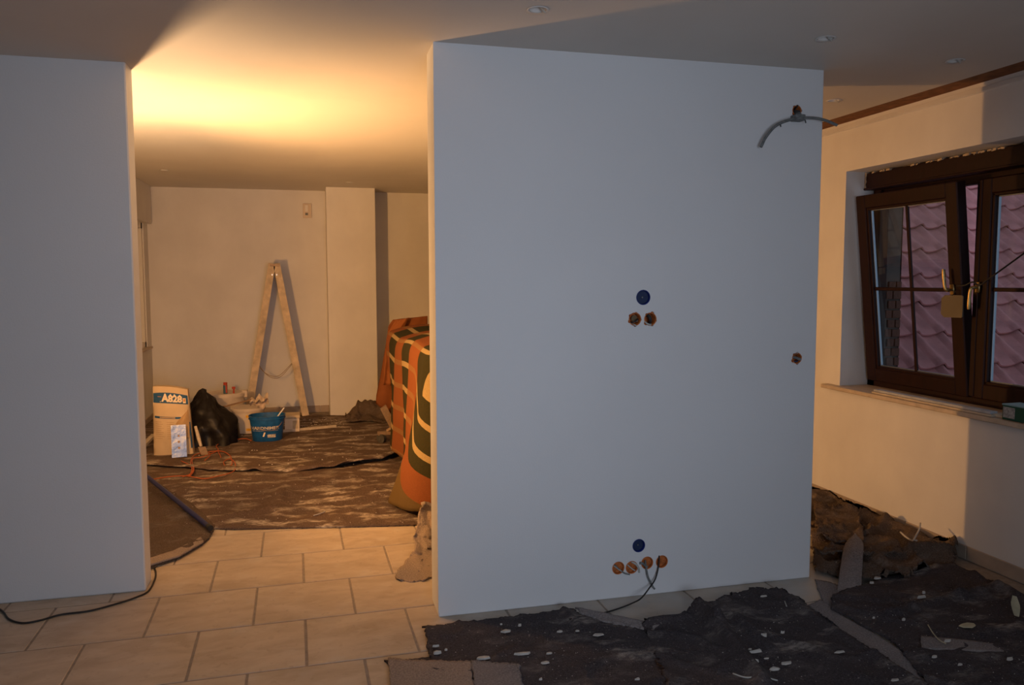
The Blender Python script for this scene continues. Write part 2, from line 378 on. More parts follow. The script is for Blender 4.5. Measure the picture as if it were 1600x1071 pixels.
# ceiling: plasterboard that stops short of the window wall; rough timber shows in the gap
CH_HOLES = [fz(u, v, H) for u, v in ((840, 15), (1290, 60), (1303, 157), (1492, 95), (257, 266), (545, 285))]
GX0, GX1 = RX-.14, RX-.24
cl = MB().add([(-3.1,-1.2,H),(GX0,-1.2,H),(GX1,BY+.1,H),(-3.1,BY+.1,H),(-3.1,-1.2,H+.05),(GX0,-1.2,H+.05),(GX1,BY+.1,H+.05),(-3.1,BY+.1,H+.05)],[(0,3,2,1),(4,5,6,7),(0,1,5,4),(1,2,6,5),(2,3,7,6),(3,0,4,7)])
ceil = obj('ceiling', cl, 'ceiling_skim', kind='structure')
cut = MB()
for x, y in CH_HOLES: cut.tube([(x, y, H-.05), (x, y, H+.04)], .033, 20)
boolean_cut(ceil, cut); ceil.data.materials.clear(); ceil.data.materials.append(MAT['ceiling_skim'])
for i, (x, y) in enumerate(CH_HOLES):
    e = obj('spotlight_hole', MB().lathe((x, y, 0), [(.033, H-.001), (.042, H-.004), (.043, H-.0015), (.036, H-.0005)], 20).lathe((x, y, 0), [(.032, H), (.032, H+.039), (.0, H+.0395)], 20), 'raw_plaster', smooth=True,
        label=['open spotlight hole in the ceiling above the top left of the socket wall', 'open spotlight hole in the dark ceiling above the right half of the socket wall',
               'spotlight hole in the lamplit ceiling just right of the socket wall', 'faint spotlight hole in the dark ceiling near the timber strip',
               'spotlight hole in the back room ceiling near the left corner', 'spotlight hole in the back room ceiling before the pillar'][i], cat='ceiling hole', group='spotlight holes in the ceiling')
    pts = smoothpath([(x-.01, y, H+.035), (x+.012, y+.006, H+.01), (x+.02, y-.004, H-.004), (x+.03, y, H-.009)], 5)
    obj('wire', MB().tube(pts, .0025, 6), 'wire_pale', e)
obj('trim_1', MB().box((GX1-.03, -1.1, H+.012), (RX+.01, BY, H+.06)), 'brown_timber', kind='structure')
# ragged plaster lip on the wall top under the gap
lip = MB(); pv = None; P = []
ys = np.arange(-1.1, BY, .03)
A, B = [], []
for y in ys:
    h = H-.012+.007*fbm(y, 1, 0, 9)
    A.append((RX-.012, y, H-.035)); B.append((RX-.008, y, h))
lip.grid([[(RX, y[1], y[2]-.006) for y in A], A, B, [(RX+.004, b[1], b[2]+.002) for b in B]])
obj('trim_2', lip, 'raw_plaster', kind='structure')

# ------------------------------------------------------------ floor, tiles
fl = MB().box((-3.1, -1.2, -.06), (RX, BY+.1, -.0028))
floor = obj('floor', fl, 'grout', kind='structure', origin=(0, 0, 0))
TX, TY, TP = -.2924, 4.3912, .4417; TR = .0197; GAP = .0095
tile_proto = []
for i in range(3):
    t = MB(); h = (TP-GAP)/2; e = .002 + .0006*i
    # chamfered top
    z0, z1 = -.006, .0
    t.add([(-h,-h,z0),(h,-h,z0),(h,h,z0),(-h,h,z0),(-h,-h,z1-e),(h,-h,z1-e),(h,h,z1-e),(-h,h,z1-e),(-h+e,-h+e,z1),(h-e,-h+e,z1),(h-e,h-e,z1),(-h+e,h-e,z1)],
        [(0,1,5,4),(1,2,6,5),(2,3,7,6),(3,0,4,7),(4,5,9,8),(5,6,10,9),(6,7,11,10),(7,4,8,11),(8,9,10,11)])
    me = bpy.data.meshes.new('tile'); me.from_pydata(t.v, [], t.f); me.materials.append(MAT['floor_tile']); tile_proto.append(me)
cr, sr = math.cos(TR), math.sin(TR); nt_ = 0
for j in range(-8, 2):
    for i in range(-10, 10):
        a = (i+.5 + (.5 if j % 2 else 0))*TP; b = (j+.5)*TP
        x = TX+a*cr-b*sr; y = TY+a*sr+b*cr
        if x < -2.6 or x > RX-.16 or y < 1.0 or y > 5.2: continue
        if y > LYF-.15 and x < -1.35 and y < LYF+.3: pass
        o = bpy.data.objects.new('tile', random.choice(tile_proto)); COL.objects.link(o); o.parent = floor
        o.location = (x, y, random.uniform(-.0006, .0006)); o.rotation_euler = (random.uniform(-.0008, .0008), random.uniform(-.0008, .0008), TR+random.choice((0, 0)))
        nt_ += 1
# skirting tiles along the window wall and the back wall
bb = empty('baseboard_right', (RX, 3.5, 0), kind='structure')
jy = [fx(1600, 898, RX)[1]-.0, fx(1512, 868, RX)[1], fx(1416, 820, RX)[1]]
step = jy[2]-jy[1]
k0 = jy[1]-step*3
for n in range(14):
    y0 = k0+n*step
    if y0 < BY-.5: obj('skirting_tile', MB().box((RX-.011, y0+.003, .002), (RX, y0+step-.003, .076), .002), 'skirting_tile', bb)
bb2 = empty('baseboard_back', (-.5, BY, 0), kind='structure')
x = BLX
while x < .17:
    x1 = min(x+.44, .176); obj('skirting_tile', MB().box((x+.002, BY-.011, 0), (x1-.002, BY, .075), .002), 'skirting_tile', bb2); x += .44
bb3 = empty('baseboard_left', (BLX, 7, 0), kind='structure')
for k in range(11):
    y0 = 4.4+k*.44; obj('skirting_tile', MB().box((BLX, y0+.002, 0), (BLX+.011, min(y0+.438, BY), .075), .002), 'skirting_tile', bb3)

# ------------------------------------------------------------ left back window (seen edge-on) with shutter box
w2 = empty('window_2', (BLX, 8.44, .8), kind='structure')
obj('shutter_box', MB().box((BLX, 7.7, 2.10), (BLX+.06, 9.12, H), .004), 'raw_plaster', w2)
wf = MB()
for a, b in (((7.9, .80), (7.96, 2.1)), ((8.92, .80), (8.98, 2.1)), ((7.9, .80), (8.98, .86)), ((7.9, 2.04), (8.98, 2.1)), ((8.41, .8), (8.47, 2.1))):
    wf.box((BLX-.07, a[0], a[1]), (BLX-.01, b[0], b[1]))
obj('frame', wf, 'white_plastic', w2); obj('pane', MB().box((BLX-.045, 7.95, .85), (BLX-.04, 8.93, 2.05)), 'glass', w2)
sh_ = MB()
for k in range(26): sh_.box((BLX-.105, 7.92, .82+k*.05), (BLX-.092, 8.96, .866+k*.05), .004)
sh_.box((BLX-.112, 7.85, .75), (BLX-.106, 9.0, 2.15)); obj('added_shutter', sh_, 'white_plastic', w2)  # closed shutter added to keep blue sky light out of the back room
obj('window_sill', MB().box((BLX-.02, 7.86, .785), (BLX+.045, 9.02, .805), .003), 'sill_stone', w2)

# ------------------------------------------------------------ the window on the right
win = empty('window_1', (RX+.25, 3.6, WZ0), kind='structure')
FX = RX+.21                                 # inner face of the fixed frame
YL, YM, YR = 4.465, 3.615, 2.80
fr = MB()
fr.box((FX, YR-.02, WZ0), (FX+.07, YL+.02, WZ0+.055), .004); fr.box((FX+.02, YR-.02, 2.03), (FX+.07, YL+.02, WZ1), .004)
fr.box((FX, YL-.05, WZ0), (FX+.07, YL+.02, WZ1), .004); fr.box((FX, YR-.02, WZ0), (FX+.07, YR+.05, WZ1), .004)
obj('frame', fr, 'brown_frame', win)
# ragged timber box above
hb = MB(); hb.box((RX+.145, YR-.02, 2.078), (FX+.02, 4.482, 2.188), .004); hb.box((RX+.13, YR-.02, 2.078), (RX+.15, 4.482, 2.092), .003)
obj('head_board', hb, 'brown_frame', win)
fm = MB()
for k in range(70):
    y = YR+.0+k*.0243
    if random.random() < .35: continue
    hgt = .006+.010*abs(fbm(y, 2, 0, 22)); a = Vector((RX+.147, y, 2.189))
    fm.obox(a+Vector((random.uniform(-.004, .012), random.uniform(-.006, .006), -.002)), (random.uniform(.006, .014), 0, .002), (.002, random.uniform(.010, .018), random.uniform(-.003, .003)), (0, 0, hgt*.6))
for k in range(14): fm.obox((RX+.144, 4.484-random.uniform(0, .008), 2.09+k*.0075), (.006, 0, .001), (0, random.uniform(.003, .008), .001), (0, 0, .005))
obj('foam_edge', fm, 'foam', win, kind='stuff')
def sash(y0, y1, z0, z1, xb, depth=.065, tilt=0., bars=True, handle_y=None, rail=.085):
    """inner face at x=xb; tilted inwards by angle 'tilt' about its bottom edge"""
    piv = Vector((xb+depth*.5, 0, z0)); ct, st = math.cos(tilt), math.sin(tilt)
    def R(p):
        dx, dz = p.x-piv.x, p.z-piv.z; return Vector((piv.x+dx*ct-dz*st, p.y, piv.z+dx*st+dz*ct))
    s = MB(); s.box((xb, y0, z0), (xb+depth, y0+rail, z1), .006); s.box((xb, y1-rail, z0), (xb+depth, y1, z1), .006)
    s.box((xb+.001, y0+rail-.004, z0), (xb+depth-.001, y1-rail+.004, z0+rail), .006); s.box((xb+.001, y0+rail-.004, z1-rail), (xb+depth-.001, y1-rail+.004, z1), .006)
    # glazing bead inner step
    r2 = rail+.014
    for a, b in (((y0+rail-.002, z0+rail), (y0+r2, z1-rail)), ((y1-r2, z0+rail), (y1-rail+.002, z1-rail)), ((y0+rail, z0+rail-.002), (y1-rail, z0+r2)), ((y0+rail, z1-r2), (y1-rail, z1-rail+.002))):
        s.box((xb+.010, a[0], a[1]), (xb+.034, b[0], b[1]), .003)
    so = obj('sash', s.xf(R), 'brown_frame', win)
    ig = MB()
    for a, b in (((y0+r2-.001, z0+r2), (y0+r2+.006, z1-r2)), ((y1-r2-.006, z0+r2), (y1-r2+.001, z1-r2)), ((y0+r2, z0+r2-.001), (y1-r2, z0+r2+.005)), ((y0+r2, z1-r2-.005), (y1-r2, z1-r2+.001))):
        ig.box((xb+.030, a[0], a[1]), (xb+.046, b[0], b[1]))
    obj('spacer', ig.xf(R), 'spacer', so)
    ym, zm = (y0+y1)/2, (z0+z1)/2-.0
    g = .006
    for a0, a1, c0, c1 in ((y0+r2, ym-g, z0+r2, zm-g), (ym+g, y1-r2, z0+r2, zm-g), (y0+r2, ym-g, zm+g, z1-r2), (ym+g, y1-r2, zm+g, z1-r2)):
        obj('pane', MB().box((xb+.034, a0-.006, c0-.006), (xb+.037, a1+.006, c1+.006)).xf(R), 'glass', so)
    obj('glazing_bar', MB().box((xb+.026, ym-.011, z0+r2-.002), (xb+.040, ym+.011, z1-r2+.002), .003).xf(R), 'brown_frame', so)
    obj('glazing_bar', MB().box((xb+.025, y0+r2-.002, zm-.011), (xb+.041, y1-r2+.002, zm+.011), .003).xf(R), 'brown_frame', so)
    return so, R
TILT = .113
s1, R1 = sash(YM+.005, YL-.02, .842, 2.045, RX+.178, tilt=TILT)
s2, R2 = sash(YR+.03, YM-.012, .842, 2.045, RX+.178, tilt=0)
obj('casement_lip', MB().box((RX+.172, YM-.040, .85), (RX+.180, YM-.006, 2.04), .003), 'brown_frame', s2)
# handles
def handle(R, xb, y, z, up, so):
    o = MB().box((xb-.012, y-.015, z-.03), (xb, y+.015, z+.03), .003); o.tube([(xb-.01, y, z), (xb-.045, y, z)], .009, 10)
    d = 1 if up else -1
    o.tube(smoothpath([(xb-.042, y, z), (xb-.05, y+.004, z+.012*d), (xb-.05, y+.01, z+.06*d), (xb-.048, y+.012, z+.12*d)], 4), [.009]*9+[.010]*3+[.008], 10)
    return obj('window_handle', o.xf(R), 'brass', so, smooth=.7)
handle(R1, RX+.178, YM+.065, 1.45, True, s1)
handle(R2, RX+.172, YM-.045, 1.455, False, s2)
# tan tag hanging from the left handle
tg = MB(); c0 = Vector(fx(1487, 479, RX+.075)); w, h, ch = .056, .062, .018
oc = [(-w, -h+ch), (-w+ch, -h), (w-ch*.3, -h), (w, -h+ch*.3), (w, h-ch*.4), (w-ch*.4, h), (-w+ch, h), (-w, h-ch)]
dirv = Vector((.42, -.9, 0)).normalized(); nrm = Vector((-.9, -.42, 0)).normalized()
A = [c0+dirv*a+Vector((0, 0, b)) for a, b in oc]; Bp = [p-nrm*.012 for p in A]; n = len(A)
tg.add(A+Bp, [tuple(range(n)), tuple(range(2*n-1, n-1, -1))]+[(i, (i+1) % n, n+(i+1) % n, n+i) for i in range(n)])
tt = obj('hanging_tag', tg, 'tag_tan', label='tan plate with cut corners hanging from the tilted sash handle', cat='tag')
obj('loop', MB().tube(smoothpath([c0+Vector((0, 0, .06)), c0+Vector((.012, -.01, .085)), R1(Vector((RX+.14, YM+.062, 1.452)))], 4), .002, 6), 'cable_dark', tt)
pts = [fx(1640, 366, RX+.0), fx(1600, 396, RX+.05), fx(1545, 436, RX+.11), fx(1530, 446, RX+.118), fx(1520, 441, RX+.10), fx(1508, 446, RX+.09), fx(1495, 447, RX+.085)]
obj('tie_cord', MB().tube(smoothpath(pts, 6), .0045, 8), 'cable_dark', label='dark cord tied round both window handles and running off to the right', cat='cord', smooth=True)
# sill
sill = obj('window_sill', MB().box((RX-.062, WY0-.05, .775), (RX, 4.60, .800), .004).box((RX-.001, WY0+.002, .775), (FX+.01, WY1-.002, .800), 0), 'sill_stone', win)
def board(u0, v0, u1, v1, xa, xb, z0, z1, m, lab, name='wood_offcut', cat='board'):
    ya = fx(u0, v0, xa)[1]; yb = fx(u1, v1, xa)[1]
    return obj(name, MB().box((xa, yb, z0), (xb, ya, z1), .002), m, label=lab, cat=cat)
board(1362, 600, 1550, 632, RX-.045, RX+.03, .801, .812, 'pale_board', 'long pale board lying on the window sill, underneath the other strips')
board(1365, 600, 1548, 632, RX-.035, RX+.012, .8125, .826, 'grey_board', 'grey strip lying on top of the long pale board on the sill')
board(1400, 600, 1500, 618, RX+.04, RX+.10, .801, .809, 'white_plastic', 'thin white strip on the sill under the tilted sash', 'plastic_strip', 'strip')
board(1552, 628, 1600, 636, RX-.02, RX+.04, .801, .816, 'pale_board', 'short dusty board beside the green carton on the sill')
# green carton
gc = empty('green_carton', (RX-.0, 3.07, .801), 'green printed carton with pale lid at the right end of the sill', 'box')
y1 = fx(1567, 640, RX-.03)[1]; y0 = y1-.22
obj('body', MB().box((RX-.035, y0, .801), (RX+.075, y1, .873), .003), 'box_green', gc)
obj('lid', MB().box((RX-.037, y0, .873), (RX+.077, y1+.002, .880), .002), 'box_green_lid', gc)
obj('printed_panel', MB().box((RX-.0365, y1-.075, .812), (RX-.035, y1-.008, .866)).box((RX-.01, y1, .812), (RX+.06, y1+.001, .862)), 'box_white_print', gc)

# ------------------------------------------------------------ outside: brick reveal and neighbour roof
rev = empty('wall_outer_reveal', (RX+.5, 4.5, 0), kind='structure')
obj('reveal_core', MB().box((RX+.284, 4.44, .5), (RX+.41, 4.60, 2.6)).box((RX+.402, 4.44, 0), (RX+.41, 8.5, 3)).box((RX+.284, 2.6, 2.14), (RX+.46, 4.6, 2.7)).box((RX+.284, 2.6, .5), (RX+.48, 4.6, .74)), 'outer_render', rev)
for k in range(22):
    z = .74+k*.063
    if z > 1.45: break
    off = .06 if k % 2 else 0
    obj('brick', MB().box((RX+.292+off*.3, 4.428, z), (RX+.34+off*.4, 4.442, z+.052), .003), 'brick_red', rev)
    obj('brick', MB().box((RX+.346+off*.4, 4.428, z), (RX+.409, 4.442, z+.052), .003), 'brick_red', rev)
roof = empty('neighbour_roof', (5.2, 5.6, 0), 'neighbouring pitched roof of weathered red pantiles outside the window', 'roof')
SL = math.radians(40); RY0, RZ0 = 5.57, 1.50
def rp(x, s, h): # s: distance up-slope from reference
    return (x, RY0+s*math.cos(SL)-h*math.sin(SL), RZ0+s*math.sin(SL)+h*math.cos(SL))
obj('roof_deck', MB().add([rp(3.86, -3.2, -.05), rp(11, -3.2, -.05), rp(11, 5, -.05), rp(3.86, 5, -.05), rp(3.86, -3.2, -.25), rp(11, -3.2, -.25), rp(11, 5, -.25), rp(3.86, 5, -.25)],
    [(0,1,2,3),(7,6,5,4),(0,4,5,1),(1,5,6,2),(2,6,7,3),(3,7,4,0)]), 'outer_render', roof)
# one pantile: S-profile width .245, length .40
TWd, TLn, CRS = .235, .41, .345
def prof(t): # t 0..1 across
    return .052*math.exp(-((t-.30)/.17)**2) + .018*max(0, t-.78)/.22
vs = []; NX = 12
for s0, lift in ((0, .030), (TLn, 0.0)):
    for th in (0, -.014):
        for i in range(NX+1): vs.append((i/NX*(TWd+.03), s0, prof(i/NX)+lift+th))
q = NX+1; fs = []
for i in range(NX):
    fs.append((i, i+1, 2*q+i+1, 2*q+i)); fs.append((q+i+1, q+i, 3*q+i, 3*q+i+1)); fs.append((i+1, i, q+i, q+i+1)); fs.append((2*q+i, 2*q+i+1, 3*q+i+1, 3*q+i))
tm = bpy.data.meshes.new('pantile'); tm.from_pydata(vs, [], fs); tm.materials.append(MAT['pantile']); tm.shade_smooth(); tm.set_sharp_from_angle(angle=.8)
near = []; far = MB()
rox, roy = WO[roof.name][0], WO[roof.name][1]
def proj(p):
    d = np.array(p)-np.array([0, 0, CH]); z = d@fw; return 800+CF*(d@rt2)/z, 535.5+CF*(d@dn2)/z
for j in range(-8, 12):
    for i in range(0, 26):
        x = 3.88+i*TWd; s0 = j*CRS
        u, v = proj(rp(x+.12, s0+.2, 0))
        vis = 1360 < u < 1650 and 250 < v < 660
        if vis:
            o = bpy.data.objects.new('roof_tile', tm); COL.objects.link(o); o.parent = roof
            p = rp(x, s0, random.uniform(-.003, .003)); o.location = (p[0]-rox, p[1]-roy, p[2]); o.rotation_euler = (SL+random.uniform(-.006, .006), 0, random.uniform(-.008, .008)); near.append(o)
        elif x < 9.5:
            far.add([rp(x+a, s0+b, c) for a, b, c in vs], fs)
obj('outer_tiles', far, 'pantile', roof, kind='stuff', smooth=.8, origin=(5.2, 5.6, 0))

# ------------------------------------------------------------ sockets in the partition
def wall_pt(u, v, off=0.): p = fy(u, v, MY-off); return Vector(p)
def socket(key, kind, label):
    p = SOCK[key]; r = SR[key]; x, z = p[0], p[2]; d = .05
    m = 'box_blue' if kind == 'blue' else 'box_orange'
    e = obj('socket_box', MB().lathe((x, 0, z), [(r+.001, MY-.0015), (r-.0025, MY-.0015), (r-.004, MY+.002), (r-.004, MY+(.012 if kind == 'orange_shallow' else .04)), (0, MY+(.013 if kind == 'orange_shallow' else .041))], 28, 'y'), m, smooth=.6, label=label, cat='socket box', group='socket boxes in the wall')
    if key in ('top_l', 'top_r', 'right', 'conduit'): obj('broken_brick', MB().lathe((x, 0, z), [(r+.012, MY+.0105), (r-.004, MY+.0095)], 20, 'y'), 'box_orange', e)
    if kind == 'blue':
        obj('blanking_disc', MB().tube([(x, MY+.012, z), (x, MY+.014, z)], r-.0045, 24), 'box_blue_lid', e)
        obj('screw', MB().tube([(x, MY+.009, z), (x, MY+.012, z)], .004, 10), 'spacer', e)
    return e
def wires(e, key, specs):
    p = Vector(SOCK[key])
    for pts, r, m in specs:
        obj('wire', MB().tube(smoothpath([p+Vector(q) for q in pts], 5), r, 7), m, e, smooth=True)
G = .0
socket('top_blue', 'blue', 'blue socket box at middle height of the painted wall')
e = socket('top_l', 'orange', 'left one of the two orange boxes under the upper blue box')
wires(e, 'top_l', [([(-.02, .03, -.012), (-.01, -.006, -.014), (.012, -.004, -.002), (.022, .02, .0)], .0035, 'wire_black'), ([(-.012, .03, -.02), (-.004, -.008, -.026), (.004, -.004, -.031)], .0035, 'wire_pale'), ([(-.018, .02, -.018), (.0, -.004, -.010), (.012, .0, -.008)], .003, 'wire_pale')])
obj('smear', MB().tube([(SOCK['top_l'][0]+.004, MY+.016, SOCK['top_l'][2]+.002), (SOCK['top_l'][0]+.004, MY+.0165, SOCK['top_l'][2]+.002)], .016, 9), 'tag_tan', e)
e = socket('top_r', 'orange', 'right one of the two orange boxes under the upper blue box')
wires(e, 'top_r', [([(-.012, .03, .02), (-.008, -.004, .014), (-.002, -.006, -.004), (.004, .02, -.018)], .008, 'wire_black'), ([(-.026, .005, -.01), (-.018, -.006, -.02), (.0, -.005, -.026), (.01, .02, -.02)], .004, 'wire_pale')])
e = socket('right', 'orange', 'lone broken socket hole near the right edge of the painted wall')
wires(e, 'right', [([(-.022, .02, .004), (-.01, -.004, .003), (.006, -.005, -.003), (.018, -.003, -.006)], .007, 'cable_grey'), ([(-.02, .02, -.015), (0, .002, -.016), (.018, .02, -.012)], .004, 'box_blue_lid'), ([(.0, .02, .02), (.002, 0, .026), (.004, .02, .03)], .004, 'wire_pale')])
e = socket('conduit', 'orange', 'small orange hole holding the bent conduit high on the painted wall')
wires(e, 'conduit', [([(-.02, .02, .0), (-.008, -.006, -.004), (.008, -.008, -.006), (.018, .01, 0)], .006, 'wire_black'), ([(.0, .02, -.006), (.004, -.012, -.018), (.008, -.018, -.032)], .010, 'cable_grey'), ([(.0, .02, .01), (.0, -.004, .022), (.004, .02, .026)], .004, 'wire_black')])
e = socket('low_blue', 'blue', 'blue socket box just above the floor with a dusty lid')
for k, nm in (('l1', 'leftmost'), ('l2', 'second from left'), ('l3', 'third from left'), ('l4', 'rightmost')):
    e = socket(k, 'orange_shallow', 'shallow orange box, %s of the low row of four' % nm)
    if k == 'l1': wires(e, k, [([(-.016, .008, .016), (-.002, -.005, .0), (.014, -.008, -.014), (.03, -.010, -.026), (.055, -.008, -.034)], .0032, 'cable_grey'), ([(-.02, .008, .01), (.002, -.007, -.006), (.03, -.007, -.024), (.042, -.006, -.028)], .003, 'wire_pale')])
    if k == 'l2': wires(e, k, [([(-.02, .008, .012), (-.004, -.004, -.002), (.012, -.007, -.014), (.02, .008, -.018)], .003, 'wire_pale'), ([(.0, .005, .026), (.02, -.007, .014), (.032, -.008, -.006), (.036, -.006, -.026)], .005, 'wire_pale')])
    if k == 'l3': wires(e, k, [([(-.04, -.004, .004), (-.026, -.009, .002), (-.012, -.009, -.010), (-.002, -.010, -.018)], .006, 'cable_grey')])
pc = empty('low_wall_cable', tuple(wall_pt(1030, 872)), 'dark cable hanging from the rightmost low box and running onto the felt', 'cable')
pp = [wall_pt(1029, 866, -.01), wall_pt(1030, 873, .006), wall_pt(1029, 885, .012), wall_pt(1024, 905, .03), wall_pt(1014, 920, .06)]
for u, v, z in ((1002, 935, .045), (988, 943, .010), (965, 952, .006), (940, 959, .006), (915, 963, .010), (890, 968, .03)):
    x, y = fz(u, v, z); pp.append(Vector((x, y, z)))
obj('cable', MB().tube(smoothpath(pp, 8), .0035, 8), 'cable_dark', pc, smooth=True)
pp = [wall_pt(1008, 876, -.008), wall_pt(1010, 890, .012), wall_pt(1013, 903, .02), wall_pt(1020, 917, .028), wall_pt(1023, 921, .03)]
obj('grey_wall_cable', MB().tube(smoothpath(pp, 6), .0045, 8), 'cable_grey', label='short grey cable stub hanging from the third low box', cat='cable', smooth=True)
pp = [wall_pt(1189, 230, .05), wall_pt(1197, 214, .05), wall_pt(1212, 197, .05), wall_pt(1232, 188, .046), wall_pt(1255, 184.5, .045), wall_pt(1275, 185, .05), wall_pt(1292, 189, .06), wall_pt(1308, 196, .07)]
cn = empty('bent_conduit', tuple(wall_pt(1250, 186, .045)), 'grey bent conduit arching out of the upper wall hole past the wall edge', 'conduit')
obj('tube', MB().tube(smoothpath(pp, 8), .0068, 12), 'cable_grey', cn, smooth=.8)
p = wall_pt(1252, 184, .045); obj('clip', MB().box((p.x-.03, p.y-.004, p.z-.012), (p.x+.022, p.y+.045, p.z+.016), .003), 'cable_grey', cn)
for u, v in ((1219, 195), (1258, 189)):
    p = wall_pt(u, v, .05); obj('tie', MB().tube([p+Vector((0, 0, .004)), p+Vector((.004, 0, -.010))], .003, 6), 'cable_dark', cn)
# metal corner bead on the partition edge
obj('trim_3', MB().box((MX0-.0015, MY-.0012, .02), (MX0+.006, MY+.002, H), 0), 'wall_paint', kind='structure')

# ------------------------------------------------------------ felts on the floor
def interp(poly, t):
    L = [0]
    for a, b in zip(poly[:-1], poly[1:]): L.append(L[-1]+math.dist(a, b))
    d = t*L[-1]
    for i in range(len(poly)-1):
        if d <= L[i+1] or i == len(poly)-2:
            k = (d-L[i])/max(1e-9, L[i+1]-L[i]); return np.array(poly[i])*(1-k)+np.array(poly[i+1])*k
def seg_d(p, a, b):
    ax, ay = a; bx, by = b; dx, dy = bx-ax, by-ay; t = max(0, min(1, ((p[0]-ax)*dx+(p[1]-ay)*dy)/(dx*dx+dy*dy)))
    return math.hypot(p[0]-ax-t*dx, p[1]-ay-t*dy), t
def felt(name, top, bot, m, base=.004, amp=.01, scale=4., folds=(), rag=.006, nx=90, ny=60, seed=0., label=None, px=True, parent=None, cat='felt', left=None, right=None, th=.006, edge_up=0., ridged=0., flat=False):
    """top/bot: polylines left->right (pixels on the floor, or plan points when px False)"""
    cv = (lambda q: fz(q[0], q[1], 0)) if px else (lambda q: q)
    T_ = [cv(q) for q in top]; B_ = [cv(q) for q in bot]
    Lf = [cv(q) for q in left] if left else [T_[0], B_[0]]; Rf = [cv(q) for q in right] if right else [T_[-1], B_[-1]]
    fl_ = [((cv(a), cv(b)), w, h) for a, b, w, h in folds]
    P = []
    for i in range(nx+1):
        s = i/nx; row = []; t0 = interp(T_, s); b0 = interp(B_, s)
        for j in range(ny+1):
            t = j/ny; l0 = interp(Lf, t); r0 = interp(Rf, t)
            c = (1-t)*t0+t*b0+(1-s)*l0+s*r0-((1-s)*(1-t)*np.array(T_[0])+s*(1-t)*np.array(T_[-1])+(1-s)*t*np.array(B_[0])+s*t*np.array(B_[-1]))
            ed = min(s*nx, (1-s)*nx, t*ny, (1-t)*ny)
            x, y = float(c[0]), float(c[1])
            if ed < 1: x += rag*fbm(x, y, seed, 60, 3)+rag*random.uniform(-.7, .7); y += rag*fbm(x, y, seed+7, 60, 3)+rag*random.uniform(-.7, .7)
            h = amp*(fbm(x, y, seed, scale, 4)*.7+.35)
            if ridged: h += ridged*(1-min(1, abs(fbm(x+.3*y, y, seed+3, scale*.9, 3))*3.2))**2
            x = min(x, RX-.014)
            for (a, b), w, hh in fl_:
                d, tt = seg_d((x, y), a, b); h += hh*math.exp(-(d/w)**2)
            if flat: h *= min(1, (ed*(.012))/.05+.15)
            if edge_up and j < 4: h += edge_up*(4-j)/4*(.5+fbm(x, y, seed+2, 12, 2))
            row.append((x, y, base+th+max(0, h)))
        P.append(row)
    mb = MB().grid(P); o = len(P[0])
    loop = [(i, 0) for i in range(nx)]+[(nx, j) for j in range(ny)]+[(i, ny) for i in range(nx, 0, -1)]+[(0, j) for j in range(ny, 0, -1)]
    idx = [i*o+j for i, j in loop]; n0 = len(mb.v)
    for k in idx:
        v = mb.v[k]; mb.v.append((v[0], v[1], max(base, v[2]-th*1.2-.002)))
    for k in range(len(idx)): mb.f.append((idx[k], n0+k, n0+(k+1) % len(idx), idx[(k+1) % len(idx)]))
    # underside fringe down to the floor would be hidden; keep thin sheet
    return obj(name, mb, m, parent, smooth=True, label=label, cat=None if parent else cat, recalc=False)
def flipn(o):
    o.data.flip_normals(); return o
# front left piece
FA = felt('floor_felt', [(662, 985), (700, 980), (760, 974), (830, 966), (895, 956), (903, 963), (930, 972), (975, 980), (1025, 987), (1120, 990)],
     [(690, 1110), (900, 1110), (1150, 1110)], 'felt_dark', amp=.012, scale=3.2, ridged=.012, rag=.009, label='dark dusty felt with plaster chips in front of the painted wall, left piece', left=[(662, 985), (678, 1030), (640, 1034), (600, 1037), (660, 1080), (690, 1110)][:0] or None,
     folds=[((880, 958), (905, 985), .02, .016)], nx=130, ny=50, seed=1.)
obj_fold = felt('folded_edge', [(899, 957), (935, 966), (985, 975), (1035, 984)], [(908, 965), (940, 977), (985, 986), (1020, 992)], 'felt_grey_side', base=.014, amp=.008, scale=6, nx=40, ny=8, seed=2., parent=FA, label='turned-over grey underside of the felt', folds=[((905, 961), (1030, 988), .02, .008)])
felt('felt_strip', [(600, 1036), (640, 1034), (690, 1028), (760, 1036), (815, 1044)], [(640, 1050), (700, 1052), (760, 1054), (815, 1056)], 'felt_dark', base=.001, amp=.004, nx=50, ny=12, seed=4., label='narrow dark felt point sticking out onto the tiles')
felt('felt_offcut', [(606, 1038), (670, 1042), (737, 1043)], [(612, 1110), (680, 1110), (744, 1110)], 'felt_taupe', base=.018, amp=.004, nx=40, ny=16, seed=5., label='taupe felt flap at the bottom edge, left of its seam')
felt('felt_offcut', [(737, 1043), (775, 1046), (812, 1048)], [(744, 1110), (780, 1110), (820, 1110)], 'felt_grey_side', base=.021, amp=.004, nx=30, ny=16, seed=6., label='grey felt flap at the bottom edge, right of the taupe one')
# front right piece with the frayed peak
FB = felt('floor_felt', [(1005, 984), (1022, 981), (1045, 976), (1066, 972), (1076, 962), (1084, 960), (1095, 960), (1120, 948), (1150, 936), (1185, 927), (1215, 934), (1240, 945), (1262, 958), (1300, 985)],
     [(1060, 1120), (1250, 1120), (1500, 1120)], 'felt_dark', base=.012, amp=.014, scale=3.6, ridged=.014, rag=.013, nx=150, ny=70, seed=8., edge_up=.012,
     label='dark frayed felt with a raised fold peak in front of the painted wall, right piece',
     folds=[((1088, 958), (1120, 985), .035, .045), ((1120, 985), (1190, 1075), .035, .038), ((1150, 975), (1200, 1020), .03, .015), ((1215, 935), (1440, 1080), .025, .012), ((1010, 984), (1075, 975), .025, .018)], right=[(1300, 985), (1370, 1030), (1440, 1075), (1500, 1120)])
